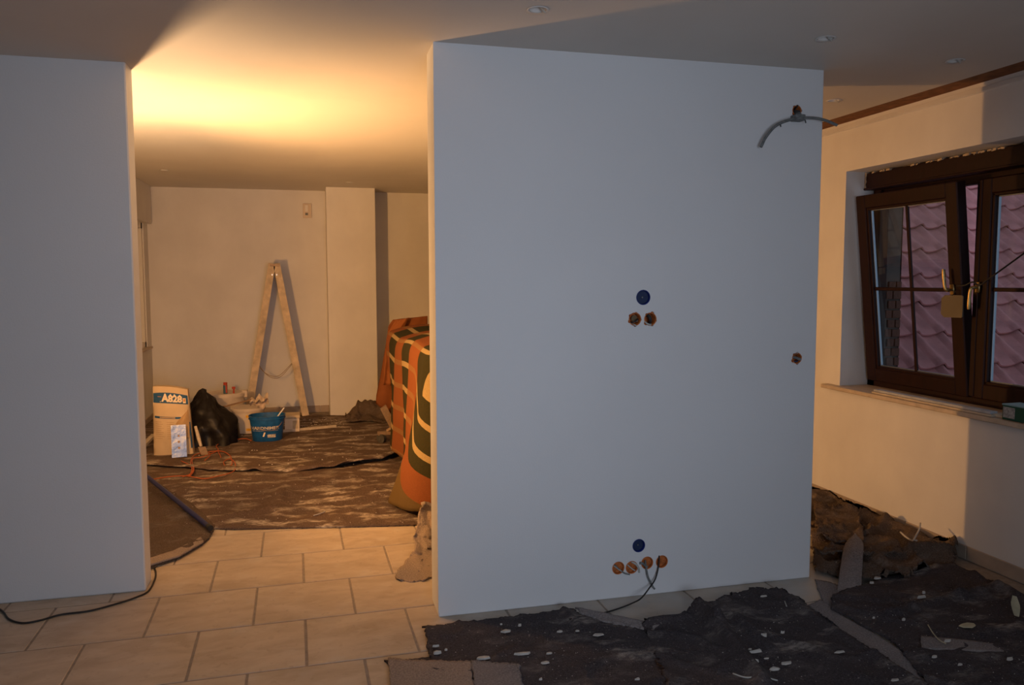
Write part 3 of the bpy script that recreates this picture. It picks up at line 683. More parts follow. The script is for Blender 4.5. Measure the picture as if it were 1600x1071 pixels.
# grey turned strip at the right of it
felt('felt_strip', [(1262, 950), (1283, 940), (1297, 962), (1318, 967)], [(1440, 1072), (1455, 1078), (1470, 1080), (1490, 1084)], 'felt_grey_side', base=.004, amp=.004, nx=20, ny=60, seed=9., rag=.003, label='long light grey felt strip running down between the two dark felts',
     left=[(1262, 950), (1300, 979), (1370, 1028), (1440, 1072)], right=[(1318, 967), (1360, 990), (1410, 1022), (1490, 1084)])
felt('felt_offcut', [(1273, 908), (1295, 912), (1318, 920)], [(1296, 967), (1300, 965), (1306, 958)], 'felt_grey_side', base=.002, amp=.004, nx=20, ny=20, seed=10., label='small grey felt triangle at the foot of the wall corner')
# right piece
FF = felt('floor_felt', [(1300, 936), (1340, 926), (1385, 906), (1440, 897), (1490, 890), (1525, 902), (1560, 920), (1600, 938), (1660, 968)],
     [(1480, 1120), (1600, 1120), (1780, 1120)], 'felt_dark', base=.010, amp=.012, scale=3.4, ridged=.014, nx=140, ny=80, seed=12., rag=.006, label='dark felt strewn with plaster scraps beside the window wall',
     left=[(1300, 936), (1298, 958), (1330, 972), (1400, 1012), (1480, 1120)], folds=[((1390, 968), (1500, 938), .03, .022), ((1500, 940), (1560, 924), .035, .026), ((1560, 926), (1610, 948), .03, .018), ((1440, 895), (1490, 888), .04, .02)])
felt('patch', [(1438, 1004), (1500, 1010), (1575, 1020)], [(1440, 1024), (1500, 1027), (1570, 1030)], 'felt_grey_side', base=.022, amp=.003, nx=40, ny=8, seed=13., rag=.002, parent=FF, label='lighter grey band')
# heap of felt further back by the wall
HP = felt('felt_heap', [(1262, 762), (1272, 766), (1285, 775), (1330, 792), (1370, 806), (1412, 826)], [(1274, 896), (1330, 912), (1400, 912), (1492, 886)], 'felt_brown_clean', base=.004, amp=.035, scale=2.6, ridged=.05, rag=.01, nx=110, ny=90, seed=15.,
     left=[(1262, 762), (1264, 830), (1274, 896)], right=[(1412, 826), (1440, 838), (1460, 850), (1494, 862), (1492, 886)], folds=[((1350, 820), (1430, 850), .06, .05), ((1420, 855), (1488, 870), .05, .05), ((1290, 850), (1350, 855), .05, .04), ((1380, 880), (1480, 880), .05, .045), ((1395, 825), (1356, 850), .03, .04)], label='rumpled heap of dark brown felt against the skirting by the window wall', cat='felt')
fp = felt('felt_layer', [(1272, 810), (1300, 815), (1340, 822)], [(1276, 866), (1310, 875), (1350, 870)], 'felt_brown_clean', base=.08, amp=.03, scale=5, ridged=.03, nx=40, ny=30, seed=17., rag=.01, parent=HP)
felt('felt_layer', [(1300, 868), (1360, 860), (1400, 862)], [(1280, 885), (1340, 890), (1410, 884)], 'felt_brown_clean', base=.06, amp=.02, scale=6, ridged=.02, nx=40, ny=20, seed=18., rag=.008, parent=HP)
# light tongue sticking up from the heap
tn = MB(); P = []
base_l = Vector((*fz(1308, 930), .03)); base_r = Vector((*fz(1345, 930), .03)); tp = Vector(fz(1339, 872)+(.13,)); 
for i in range(13):
    t = i/12; c = (base_l+base_r)/2; c = c.lerp(tp, t); wd = (base_r-base_l).length*.5*(1-.12*t)*math.sqrt(max(.02, 1-max(0, (t-.72)/.285)**2))
    d = (base_r-base_l).normalized(); row = []
    for k in range(9):
        q = (k/8-.5)*2; row.append(c+d*q*wd+Vector((0, .02*t, -.02*q*q+.045*math.sin(t*PI)*.5)))
    P.append(row)
tn.grid(P); o0 = len(tn.v); tn.grid([[p+Vector((0, .004, -.007)) for p in r] for r in P])
obj('felt_tongue', tn, 'felt_grey_side', smooth=True, label='light grey felt tongue lying up against the brown heap', cat='felt')

# back room: far felt, near felt, corner piece
FC_ = felt('floor_felt', [(100, 645), (300, 647), (520, 652), (700, 655)], [(110, 735), (240, 733), (330, 740), (400, 742), (460, 741), (540, 735), (600, 724), (632, 713), (720, 700)], 'felt_brown', base=.010, amp=.012, scale=2.6, nx=160, ny=90, seed=21., rag=.004,
     folds=[((225, 733), (400, 741), .05, .022), ((400, 741), (540, 735), .05, .024), ((540, 735), (632, 713), .06, .03), ((560, 732), (640, 714), .07, .02), ((300, 735), (380, 738), .05, .014), ((430, 735), (500, 738), .05, .012)], label='brown felt covered in plaster dust across the far part of the back room')
FN = felt('floor_felt', [(150, 700), (300, 722), (480, 726), (640, 700)], [(330, 828), (365, 829), (450, 827), (560, 825), (660, 822)], 'felt_brown', base=.002, amp=.014, scale=3., nx=150, ny=90, seed=24., rag=.004, ridged=.010, flat=True,
     left=[(150, 700), (200, 735), (300, 790), (330, 828)], right=[(640, 700), (700, 760), (660, 822)], folds=[((430, 800), (445, 760), .04, .018), ((360, 812), (420, 800), .03, .012), ((470, 765), (540, 748), .04, .018), ((345, 824), (375, 829), .03, .014), ((255, 770), (320, 765), .05, .014)], label='brown dusty felt whose front edge meets the bare tiles in the doorway')
FL = felt('felt_offcut', [(200, 742), (240, 752), (300, 790), (337, 824)], [(200, 900), (240, 889), (285, 872), (318, 852)], 'felt_brown_clean', base=.005, amp=.014, scale=4, ridged=.012, nx=60, ny=60, seed=27., rag=.004, flat=True,
     right=[(337, 824), (332, 835), (326, 845), (318, 852)], folds=[((240, 800), (300, 810), .05, .03)], label='dark felt corner at the left doorway edge by the blue pole')
felt('turned_edge', [(226, 882), (270, 868), (314, 846)], [(226, 893), (280, 876), (319, 853)], 'felt_taupe', base=.018, amp=.003, nx=30, ny=6, seed=28., rag=.002, parent=FL, label='paler turned edge')
# dark heap by the pillar
HB = felt('felt_heap', [(540, 657), (560, 652), (600, 650), (650, 652)], [(542, 664), (575, 664), (610, 664), (655, 668)], 'felt_brown_clean', base=.012, amp=.05, scale=5, ridged=.05, nx=60, ny=30, seed=30., rag=.01, folds=[((560, 656), (640, 656), .09, .13), ((550, 660), (640, 661), .05, .02)], label='dark rumpled felt heap on the floor at the foot of the pillar')
# grey felt bundle at the jamb of the partition
bn = MB(); P = []
LE = [fy(u, v, y) for u, v, y in ((657, 786, 4.55), (652, 815, 4.45), (647, 845, 4.33), (643, 864, 4.22), (630, 878, 4.10), (620, 893, 4.0), (617, 903, 3.93), (619, 909, 3.90))]
RE = [fy(u, v, y) for u, v, y in ((712, 786, 4.62), (714, 815, 4.5), (716, 845, 4.35), (716, 864, 4.2), (716, 880, 4.05), (714, 896, 3.92), (712, 912, 3.84), (705, 920, 3.82))]
for i in range(41):
    t = i/40; l = Vector(interp(LE, t)); r = Vector(interp(RE, t)); row = []
    for k in range(33):
        q = k/32; p = l.lerp(r, q); a = math.sin(PI*min(1, q*1.6+.02))
        f = abs(fbm(p.x*1.2, p.z*1.5+p.y, 3, 9, 3))
        amp = .035+.05*max(0, t-.45)
        y = p.y-amp*a*.8-(.06*f)*(1 if 0 < i < 40 else .3)+.03*math.sin(q*9+t*4)*(1-t)*.6
        row.append((p.x+.015*fbm(p.y, p.z, 1, 12, 2)*(t > .02), y, max(.004, p.z+.02*fbm(p.x, p.z, 5, 14, 3)*(1-t))))
    P.append(row)
bn.grid(P)
o = obj('felt_bundle', bn, 'felt_taupe', smooth=True, label='crumpled taupe felt bundle behind the painted wall edge on the tiles', cat='felt', recalc=False)
sm = o.modifiers.new('thick', 'SOLIDIFY'); sm.thickness = .006
# chips and scraps lying on the felts
def chips(spots, base, m, name, label, group, cat, sz=(.008, .015)):
    ORD = 'leftmost second third fourth fifth sixth seventh eighth ninth tenth eleventh twelfth thirteenth fourteenth fifteenth'.split()
    spots = sorted(spots); N_ = len(spots)
    for ii, (u, v, *sc) in enumerate(spots):
        x, y = fz(u, v, base); k = sc[0] if sc else 1; asp = sc[1] if len(sc) > 1 else random.uniform(1, 1.8)
        n = random.randint(5, 7); a0 = random.uniform(0, 6); r = random.uniform(*sz)*k; ry = random.uniform(.5, .8)
        ring = [(x+math.cos(a0+q*2*PI/n)*r*asp*random.uniform(.7, 1.1), y+math.sin(a0+q*2*PI/n)*r*ry*random.uniform(.7, 1.1)) for q in range(n)]
        t = random.uniform(.004, .009); tl = random.uniform(-.003, .005)
        mb = MB().add([(p[0], p[1], base) for p in ring]+[(p[0]*.9+x*.1, p[1]*.9+y*.1, base+t+tl*(q % 2)) for q, p in enumerate(ring)], [tuple(range(n))[::-1], tuple(range(n, 2*n))]+[(q, (q+1) % n, n+(q+1) % n, n+q) for q in range(n)])
        lb = label if N_ == 1 else label+(', leftmost of them' if ii == 0 else ', rightmost of them' if ii == N_-1 else ', %s from the left' % ORD[ii])
        obj(name, mb, m, label=lb, cat=cat, group=group)
chips([(681, 1011), (683, 1022, .8), (697, 1017, .6), (812, 979, .7), (791, 988), (755, 1030, 1.3, 2), (818, 1023, 1.3, 2.2), (858, 1023, .8), (902, 987), (934, 993, 1.1, 2), (996, 1063, .8), (875, 988, .7), (783, 977, .6), (852, 1037, .9, 2), (845, 1063, .9)],
      .020, 'chip', 'plaster_chip', 'plaster chip on the left dark front felt', 'plaster chips on the left front felt', 'plaster chip')
chips([(1193, 933, 1, 1.8), (1194, 995, 1.1, 1), (1181, 1020, 1.2, 3), (1172, 1016, .8), (1179, 1036), (1228, 1038, 1.1, 2), (1210, 1047, 1.3, 2.2), (1223, 990, .6), (1198, 1030, .6, 2)],
      .036, 'chip', 'plaster_chip', 'plaster chip on the frayed front felt', 'plaster chips on the right front felt', 'plaster chip')
chips([(1370, 905, 1, 1.6), (1362, 912, .8), (1385, 955, .8), (1412, 970, .7), (1365, 967, .6), (1440, 935, .8, 2.4), (1443, 928, .7), (1480, 1003, .8, 1.6), (1460, 1028, .7), (1578, 1032, .9, 1.8), (1398, 1064, 1, 1.6), (1312, 1020, 1, 2.4), (1500, 1040, .7, 2)],
      .036, 'chip', 'plaster_chip', 'plaster chip on the felt beside the window wall', 'plaster chips on the felt by the window wall', 'plaster chip')
chips([(1512, 978, 1.9, 1.2)], .034, 'scrap', 'paper_scrap', 'torn beige paper scrap lying in the middle of the felt by the window wall', None, 'scrap', (.02, .022))
def curl(pts, r, lab, m='scrap', name='plastic_strip'):
    P = [Vector((*fz(u, v, z), z)) for u, v, z in pts]; obj(name, MB().tube(smoothpath(P, 5), r, 6), m, label=lab, cat='strip', smooth=True)
# upright beige scrap at the right edge
pa = [Vector((*fz(u, v, .03), .03)) for u, v in ((1583, 962), (1597, 966))]
sc_ = MB(); P = []
for i in range(9):
    t = i/8; wd = (.35+.65*math.sin(min(1, t*1.3)*PI*.5+.25))*(1-.55*max(0, t-.6)/.4); P.append([pa[0].lerp(pa[1], .5)+(pa[1]-pa[0])*.5*wd*q+Vector((0, .015*t+.004*q*q, .085*t)) for q in (-1, -.5, 0, .5, 1)])
sc_.grid(P); sc_.grid([[p+Vector((0, .002, 0)) for p in r] for r in P]); obj('paper_scrap', sc_, 'scrap', label='beige scrap standing upright on the felt near the skirting tiles', cat='scrap', smooth=True)
curl([(1424, 850, .10), (1431, 838, .12), (1436, 828, .14), (1438, 818, .16)], .005, 'thin pale strip standing up from the brown heap', 'chip')
curl([(1407, 832, .11), (1416, 840, .10), (1425, 845, .10), (1433, 845, .11)], .005, 'curved pale strip lying on the top of the brown heap', 'chip')
curl([(1450, 977, .035), (1458, 990, .035), (1468, 1001, .035), (1478, 1006, .036)], .0025, 'thin curled shaving left of the torn beige scrap')
curl([(1226, 920, .03), (1225, 935, .03), (1229, 948, .04)], .0022, 'pale thread standing at the frayed felt peak right end', 'wire_pale', 'loose_thread')
curl([(1145, 1053, .035), (1165, 1059, .035), (1190, 1058, .036), (1215, 1064, .036)], .0028, 'long pale thread on the right front felt', 'wire_pale', 'loose_thread')
curl([(503, 745, .03), (490, 806, .03), (500, 803, .03), (508, 800, .03)][1:], .0035, 'thin pale shaving on the near felt in the doorway', 'chip')
# crumbs too small to count
cm = MB()
def crumbs(region, n, z, s=(.0015, .0045)):
    for _ in range(n):
        u = random.uniform(region[0], region[2]); v = random.uniform(region[1], region[3]); x, y = fz(u, v, z); r = random.uniform(*s)
        if x > RX-.03 or (y > 3.36 and region[0] == 700) or (x > .52 and y > 4.5): continue
        cm.add([(x-r, y, z), (x+r*.8, y-r*.7, z), (x+r*.5, y+r, z), (x, y, z+r*1.2)], [(0, 1, 3), (1, 2, 3), (2, 0, 3), (0, 2, 1)])
crumbs((700, 985, 1010, 1070), 90, .020, (.001, .003)); crumbs((1120, 950, 1260, 1068), 90, .034, (.001, .003)); crumbs((1330, 935, 1600, 1068), 110, .034, (.001, .003)); crumbs((800, 965, 900, 975), 10, .016)
crumbs((260, 745, 630, 820), 120, .026, (.002, .005)); crumbs((700, 940, 1250, 975), 60, .001, (.001, .003)); crumbs((440, 655, 540, 668), 90, .03, (.003, .007)); crumbs((300, 670, 620, 730), 120, .03, (.003, .008))
obj('plaster_crumbs', cm, 'crumb', label='fine plaster crumbs scattered over all the floor felts', cat='debris', kind='stuff')

# ------------------------------------------------------------ cords, pole
cpts = [(-1.75, 4.02, .012)]+[(*fz(u, v, .005), .005) for u, v in ((-40, 935), (0, 953), (14, 968), (35, 974), (62, 970), (95, 961), (140, 955), (185, 943), (212, 934), (232, 924), (242, 905), (243, 893), (240, 880))]
cpts = cpts[1:]
cpts = cpts+[(-.76, 4.45, .006), (-.88, 4.62, .006)]
obj('power_cord', MB().tube(smoothpath(cpts, 7), .0045, 8), 'cable_dark', label='black power cord curving along the foot of the left wall', cat='cord', smooth=True)
oc_ = empty('extension_cable', (*fz(310, 715), .0), 'tangled orange extension cable on the felt before the cement bag', 'cable')
for path in ([(232, 752), (262, 747), (290, 744), (318, 749), (340, 745), (364, 738), (368, 727), (360, 718), (350, 722), (352, 729), (362, 728), (360, 714), (346, 706), (322, 707), (304, 712), (298, 722), (300, 735), (296, 745)],
             [(296, 745), (303, 736), (300, 722), (305, 717), (315, 715), (340, 705), (338, 698), (348, 692), (380, 687), (393, 690)],
             [(283, 722), (292, 726), (302, 731), (298, 742), (285, 746)], [(354, 686), (349, 677), (346, 674)], [(326, 707), (328, 714), (320, 720)], [(340, 705), (344, 712), (345, 716)]):
    obj('cable_loop', MB().tube(smoothpath([(*fz(u, v, .035), .034+random.uniform(0, .008)) for u, v in path], 6), .0042, 7), 'orange_cable', oc_, smooth=True)
a = Vector((*fz(328, 825, .045), .045)); b = Vector((*fz(232, 747, .10), .10)); d = (b-a)
pl = empty('broom_pole', tuple(a), 'dark blue round pole lying on the felt at the left doorway edge', 'pole')
obj('shaft', MB().tube([a, a+d*1.10], .0155, 12), 'blue_pole', pl, smooth=.8)
obj('end_cap', MB().tube([a-d.normalized()*.012, a+d.normalized()*.03], .0175, 12), 'worklight_body', pl, smooth=.8)

# ------------------------------------------------------------ cement bag
bagc = Vector((-1.165, 7.17, 0)); BW, BH, BD = .145, .575, .07
def bagf(u, t, off=0.):   # u -1..1 across, t 0..1 up, front surface
    bulge = (1-abs(u)**3)*(.55+.45*math.sin(PI*min(1, t*1.05)))
    w = BW*(1.08-.13*t)
    y = bagc.y-.02-BD*.75*bulge*(1-.55*max(0, t-.75)/.25) + .06*t + .006*fbm(u, t*2, 1, 3, 3)
    z = .012+BH*t*(1+(.02*(1-u*u) if t > .9 else 0))-.018*(u+.2)*t
    return Vector((bagc.x+u*w-.018*t, y-off, z))
bp = empty('cement_bag', tuple(bagc), 'upright paper plaster sack with blue band reading A828 in the back room', 'sack')
mb = MB(); F = [[bagf(-1+2*i/16, j/20) for j in range(21)] for i in range(17)]
Bk = [[Vector((bagf(-1+2*i/16, j/20).x, 2*(bagc.y+.03+.04*j/20)-bagf(-1+2*i/16, j/20).y+.0, bagf(-1+2*i/16, j/20).z)) for j in range(21)] for i in range(17)]
mb.grid(F); n1 = len(mb.v); mb.grid(Bk)
for i in range(16): mb.f.append((i*21+20, (i+1)*21+20, n1+(i+1)*21+20, n1+i*21+20)); mb.f.append((i*21, (i+1)*21, n1+(i+1)*21, n1+i*21))
for j in range(20):
    for i in (0, 16): mb.f.append((i*21+j, i*21+j+1, n1+i*21+j+1, n1+i*21+j))
obj('paper_body', mb, 'bag_paper', bp, smooth=.9)
def bagpatch(u0, u1, t0, t1, off, m, name, skew=0.):
    g = MB().grid([[bagf(u0+(u1-u0)*i/14, t0+(t1-t0)*j/4+skew*(1-(u0+(u1-u0)*i/14)**2), off) for j in range(5)] for i in range(15)]); obj(name, g, m, bp, smooth=True)
bagpatch(-.98, .97, .77, .905, .0015, 'bag_blue', 'blue_band', .01); bagpatch(-.9, .55, .555, .585, .0015, 'bag_blue', 'thin_band')
bagpatch(-.6, .25, .562, .580, .0025, 'bag_print', 'small_print')
def tfn(cx_, t0, off=.003): return lambda p: bagf(cx_+p.x/BW, t0+p.y/BH, off-p.z)
obj('lettering', text_mb('A828', .075, tfn(.10, .805), .0035), 'bag_white', bp)
obj('lettering', text_mb('PCI', .02, tfn(-.60, .865), .0005), 'bag_orange', bp) if False else None
bagpatch(.70, .86, .79, .865, .003, 'bag_white', 'icon'); bagpatch(.73, .83, .812, .855, .004, 'bag_orange', 'icon_centre')
bagpatch(-.72, -.5, .862, .868, .003, 'bag_orange', 'small_print')
for r_ in range(9):
    for c_ in range(2):
        bagpatch(-.85+c_*.62, -.35+c_*.62-random.uniform(0, .2), .50-r_*.03, .506-r_*.03, .002, 'bag_print', 'small_print')
bagpatch(.93, 1.0, .1, .5, .001, 'bag_blue', 'side_stripe')
tb = MB(); A_ = [bagf(.95, .70, .004), bagf(.98, .55, .03), bagf(.96, .40, .035), bagf(.9, .27, .03)]
B_ = [bagf(.85, .66, .004), bagf(.35, .52, .01), bagf(.05, .38, .02), bagf(-.02, .27, .01)]
P = []
for i in range(10):
    t = i/9; a_ = interp([tuple(p) for p in A_], t); b_ = interp([tuple(p) for p in B_], t); P.append([Vector(a_)*(1-k/8)+Vector(b_)*(k/8)+Vector((0, -.03*math.sin(PI*k/8)*math.sin(PI*min(1, t+.1)), 0)) for k in range(9)])
obj('torn_flap', tb.grid(P), 'bag_inner', bp, smooth=True, label='brown torn paper flap')

# steel smoothing trowel leaning on the bag
tr = empty('steel_trowel', (-1.095, 6.99, .03), 'shiny steel trowel blade standing against the plaster sack', 'trowel')
c0 = Vector((-1.093, 6.98, .02)); ux = Vector((1, -.12, 0)).normalized(); up = Vector((-.03, .14, .99)).normalized(); nn = Vector((-.175, .97, -.163)).normalized(); ux = Vector((0, 0, 1)).cross(nn).normalized()*-1; up = ux.cross(nn).normalized(); up = up if up.z > 0 else -up
obj('blade', MB().obox(c0+up*.142, ux*.058, up*.135, nn*.0012), 'steel', tr)
sp_ = MB()
for k in (.09, .145, .20): sp_.tube([c0+up*k-nn*.001+ux*.0, c0+up*k+nn*.004], .009, 10) if False else sp_.tube([c0+up*k+nn*.003, c0+up*k-nn*.006], .010, 10)
obj('rivet', MB().tube([c0+up*.085-nn*.003, c0+up*.085+nn*.003], .010, 12), 'caster_metal', tr); obj('rivet', MB().tube([c0+up*.135-nn*.003, c0+up*.135+nn*.003], .010, 12), 'caster_metal', tr); obj('rivet', MB().tube([c0+up*.185-nn*.003, c0+up*.185+nn*.003], .009, 12), 'caster_metal', tr)

# black bin liner slumped behind the bag
bl = MB(); P = []
prof_ = [(-1.06, .50), (-1.0, .505), (-.93, .50), (-.88, .48), (-.84, .42), (-.80, .34), (-.75, .27), (-.70, .20), (-.71, .17), (-.80, .11), (-.88, .04), (-.98, .02)]
for i in range(41):
    a = i/40*PI*2
    row = []
    for j in range(25):
        t = j/24; w = (.33*(1-t)**.9+.035*(1-t)**.2)*(1+.45*fbm(math.cos(a), math.sin(a), 2+t*.6, 1.9, 4))
        x = -.97+math.cos(a)*w*.95-.01*t; y = 7.66+math.sin(a)*w*.8
        z = .012+.50*t**.85; dx = .03*fbm(x*1., y*1., z*.6, 9, 3)
        row.append((min(x+dx, -.68), y+dx, z+.008*fbm(x, y, 0, 20)))
    P.append(row)
bl.grid(P); obj('bin_bag', bl, 'bin_liner', smooth=True, label='black plastic rubbish bag slumped right of the plaster sack', cat='bag')
# small tools half buried at its foot
tl = empty('scraper', (-.97, 7.15, .03), 'small scraper with a pale wooden handle leaning at the foot of the black bag', 'scraper')
obj('handle', MB().tube([(-.98, 7.12, .26), (-.955, 7.10, .16), (-.935, 7.08, .09)], [.012, .016, .012], 10), 'pale_board', tl, smooth=.8)
obj('blade', MB().obox((-.915, 7.06, .055), (.03, 0, .0), (0, .002, 0), (-.012, 0, .035)), 'caster_metal', tl)

# ------------------------------------------------------------ tubs
def tub(name, c, rt_, rb, h, m, label, sx=1., sy=1., sq=0., rim=.008, fill=None, band=0., cat='bucket'):
    e = empty(name, (c[0], c[1], c[2]), label, cat)
    k = [(0, .0), (rb*.96, 0), (rb, .006), (rt_, h-.03), (rt_+rim, h-.03), (rt_+rim, h-.022), (rt_+.001, h-.02), (rt_+.002, h-.006), (rt_+rim, h-.004), (rt_+rim, h), (rt_-.003, h), (rt_-.004, h-.02), (rb-.004, .012), (0, .012)]
    obj('body', MB().lathe(c, k, 36, 'z', sx, sy, sq), m, e, smooth=.6)
    return e
# blue bucket
BC = (-.420, 7.62, .016)
e = tub('blue_bucket', BC, .145, .122, .235, 'tub_blue', 'blue plastic bucket with worn white lettering in the back room', 1.08, .92, .6)
def around(c, R0, h0, sx, sy, slope=.1): 
    def fn(p):
        a = -PI/2+p.x/R0-.12; z = h0+p.y; r = R0+.0025+slope*(z)
        x, y = math.cos(a), math.sin(a); g = (abs(x)**2.6+abs(y)**2.6)**(-1/2.6)
        return Vector((c[0]+x*g*r*sx, c[1]+y*g*r*sy-p.z, c[2]+z))
    return fn
obj('lettering', text_mb('HARDNIMER', .037, around(BC, .123, .118, 1.08, .92), .0012), 'tub_print', e)
obj('stripe', MB().grid([[around(BC, .123, .104, 1.08, .92)(Vector((-.10+.2*i/16, j*.003, 0))) for j in range(2)] for i in range(17)]), 'tub_print', e)
obj('label_smear', MB().grid([[around(BC, .123, .04, 1.08, .92)(Vector((.02+.06*i/6+.004*math.sin(j*9), j*.010, 0))) for j in range(4)] for i in range(7)]), 'tub_print', e, smooth=True)
obj('splash', MB().grid([[around(BC, .123, .05, 1.08, .92)(Vector((-.018+.012*i+.004*j, j*.013, -.001))) for j in range(4)] for i in range(2)]), 'bag_white', e)
obj('filling', MB().lathe((BC[0], BC[1], BC[2]+.15), [(.133, 0), (.06, .01), (0, .012)], 24, 'z', 1.06, .9, .6), 'filler', e, smooth=True)
obj('bail_handle', MB().tube(smoothpath([(BC[0]+.155, BC[1]-.02, .225), (BC[0]+.12, BC[1]-.10, .17), (BC[0]+.05, BC[1]-.135, .125), (BC[0]-.06, BC[1]-.13, .14), (BC[0]-.13, BC[1]-.07, .19), (BC[0]-.158, BC[1]-.01, .225)], 5), .0025, 6), 'caster_metal', e, smooth=True)
obj('stirring_stick', MB().obox((BC[0]+.11, BC[1]-.03, .255), (.006, 0, 0), (0, .003, 0), (.045, .0, .06)), 'white_plastic', label='white flat stirring stick leaning in the blue bucket', cat='stick')
# white bucket with yellow label
WC = (-.62, 8.06, .016)
e = tub('white_bucket', WC, .150, .135, .245, 'tub_white', 'off white bucket with yellow label patches behind the blue bucket', 1, 1)
for h0 in (.165, .035):
    obj('yellow_label', MB().grid([[around(WC, .137, h0, 1, 1, .06)(Vector((.005+.055*i/6, j*.012, -.001))) for j in range(3)] for i in range(7)]), 'tub_yellow', e, smooth=True)
obj('lid', MB().lathe((WC[0], WC[1], WC[2]+.243), [(.162, -.02), (.164, 0), (.155, .006), (.12, .004), (0, .006)], 36), 'tub_white', e, smooth=.6)
# big tub behind
TC = (-.87, 8.52, .016)
e = tub('large_white_tub', TC, .185, .165, .33, 'tub_white', 'large off white tub with closed lid by the back wall', 1, .9)
obj('lid', MB().lathe((TC[0], TC[1], TC[2]+.31), [(.197, -.012), (.198, .024), (.186, .03), (.15, .022), (0, .024)], 36, 'z', 1, .9), 'tub_white', e, smooth=.6)
obj('lid_tab', MB().box((TC[0]+.16, TC[1]-.05, .30), (TC[0]+.215, TC[1]+.02, .372), .006), 'tub_white', e)
obj('dark_slot', MB().grid([[around(TC, .167, .085, 1, .9, .06)(Vector((.02+.06*i/6, j*.009, -.001))) for j in range(2)] for i in range(7)]), 'gasket', e)
def tool(x, y, z, h, r, lab, mcap):
    t = empty('brush_handle' if r < .02 else 'marker_bottle', (x, y, z), lab, 'tool'); obj('barrel', MB().tube([(x, y, z), (x, y, z+h*.75)], r, 12), mcap, t, smooth=.8)
    obj('cap', MB().tube([(x, y, z+h*.75), (x+.002, y, z+h)], r*.9, 12), 'red_plastic', t, smooth=.8)
    obj('grip_stripe', MB().box((x+r*.2, y-r-.002, z+.01), (x+r*.9, y-r*.3, z+h*.74)), 'red_plastic', t)
tool(-.865, 8.45, .350, .115, .021, 'red capped tube with a teal side standing on the large tub lid', 'teal_plastic')
t = empty('glue_tube', (-.785, 8.45, .35), 'short bent red tool standing right of the taller tube on the large tub', 'tool')
obj('shank', MB().tube([(-.785, 8.45, .35), (-.785, 8.45, .38), (-.78, 8.45, .41)], [.010, .008, .010], 10), 'red_plastic', t, smooth=.8)
obj('head', MB().box((-.802, 8.435, .395), (-.768, 8.465, .418), .004), 'red_plastic', t)
# long stick with rag across the buckets
a = Vector((-.93, 8.0, .215)); b = Vector((-.50, 8.0, .335))
a = Vector(fy(342, 638, 7.88)); b = Vector(fy(392, 625, 7.88))
obj('mixing_stick', MB().obox((a+b)/2, (b-a)/2*1.02, (0, .008, 0), (0, 0, .007)), 'stick_wood', label='thin brown stick lying slanted over the white bucket', cat='stick')
rg = MB(); P = []; cc = Vector(fy(405, 628, 7.9))
for i in range(15):
    P.append([cc+Vector(((i/14-.5)*.17, .04*math.sin(j*.9), (j/8-.5)*.075*(1+.5*i/14)+.035*fbm(i*.2, j*.3, 1, 1.4, 3)+.018*math.sin(i*1.1)+.02*(i/14-.5))) for j in range(9)])
obj('crumpled_rag', rg.grid(P), 'rag', smooth=True, label='crumpled pale rag at the right end of the slanted stick', cat='rag')
# pale carton right of the blue bucket
cb = empty('pale_carton', (-.19, 8.0, .016), 'small pale carton right of the blue bucket', 'box')
obj('body', MB().box((-.275, 7.93, .02), (-.135, 8.12, .155), .004), 'tub_white', cb); obj('lid', MB().box((-.282, 7.92, .155), (-.128, 8.13, .182), .004), 'card_box', cb)
obj('label_panel', MB().box((-.20, 7.927, .05), (-.15, 7.930, .13)), 'card_box', cb)
obj('floor_batten', MB().obox((-.05, 7.98, .035), (.27, .07, .0), (0, .010, 0), (0, 0, .012)), 'pale_board', label='pale batten lying on the felt right of the pale carton', cat='board')
obj('floor_batten', MB().obox((-1.45, 7.35, .06), (.05, .25, .05), (.02, 0, 0), (0, 0, .012)), 'pale_board', label='pale batten leaning in the corner left of the plaster sack', cat='board')

# ------------------------------------------------------------ step ladder
ld = empty('step_ladder', (-.40, 8.95, .02), 'old wooden step ladder standing open against the back wall', 'ladder')
YN = 8.86
def legs(u0, v0, u1, v1, y, wdt=.032):
    return Vector(fy(u0, v0, y)), Vector(fy(u1, v1, y))
apexL = Vector(fy(425, 412, YN)); apexR = Vector(fy(432, 412, YN))
footL = Vector(fy(387, 650, YN)); footR = Vector(fy(477.5, 646, YN)); footL.z = .02; footR.z = .02
shift = Vector((.0, .26, 0)); vd = (apexL-Vector((0, 0, CH))); vd.z = 0; vd.normalize(); shift = vd*.27
for (fa, ap) in ((footL, apexL), (footR, apexR)):
    for k in (0, 1):
        d = (ap-fa).normalized(); n_ = Vector((d.z, 0, -d.x)).normalized()
        o_ = MB().obox((fa+ap)/2+shift*k, (ap-fa)/2, n_*.036, vd*.013); obj('rail', o_, 'ladder_wood', ld)
for i in range(6):
    t = .14+i*.15; p = footL.lerp(apexL, t); obj('rung', MB().obox(p+shift*.5, (.036, 0, 0), shift*.5, (0, 0, .010)), 'ladder_wood', ld)
for t in (.2, .85): p = footR.lerp(apexR, t); obj('rung', MB().obox(p+shift*.5, (.010, 0, .0), shift*.5, (0, 0, .025)), 'ladder_wood', ld)
for ap in (apexL, apexR):
    p = ap+Vector((0, -.02, -.12)); obj('bolt', MB().tube([p, p+Vector((0, .02, 0))], .008, 8), 'spacer', ld)
obj('hinge', MB().box((apexL.x-.02, YN-.018, apexL.z-.03), (apexR.x+.03, YN-.012, apexL.z-.005), .002), 'caster_metal', ld)
pts = smoothpath([fy(402, 570, YN), fy(413, 582, YN), fy(425, 588, YN), (Vector(fy(438, 586, YN))), fy(458, 566, YN)], 6)
obj('stay_chain', MB().tube(pts, .003, 6), 'rope', ld, smooth=True)
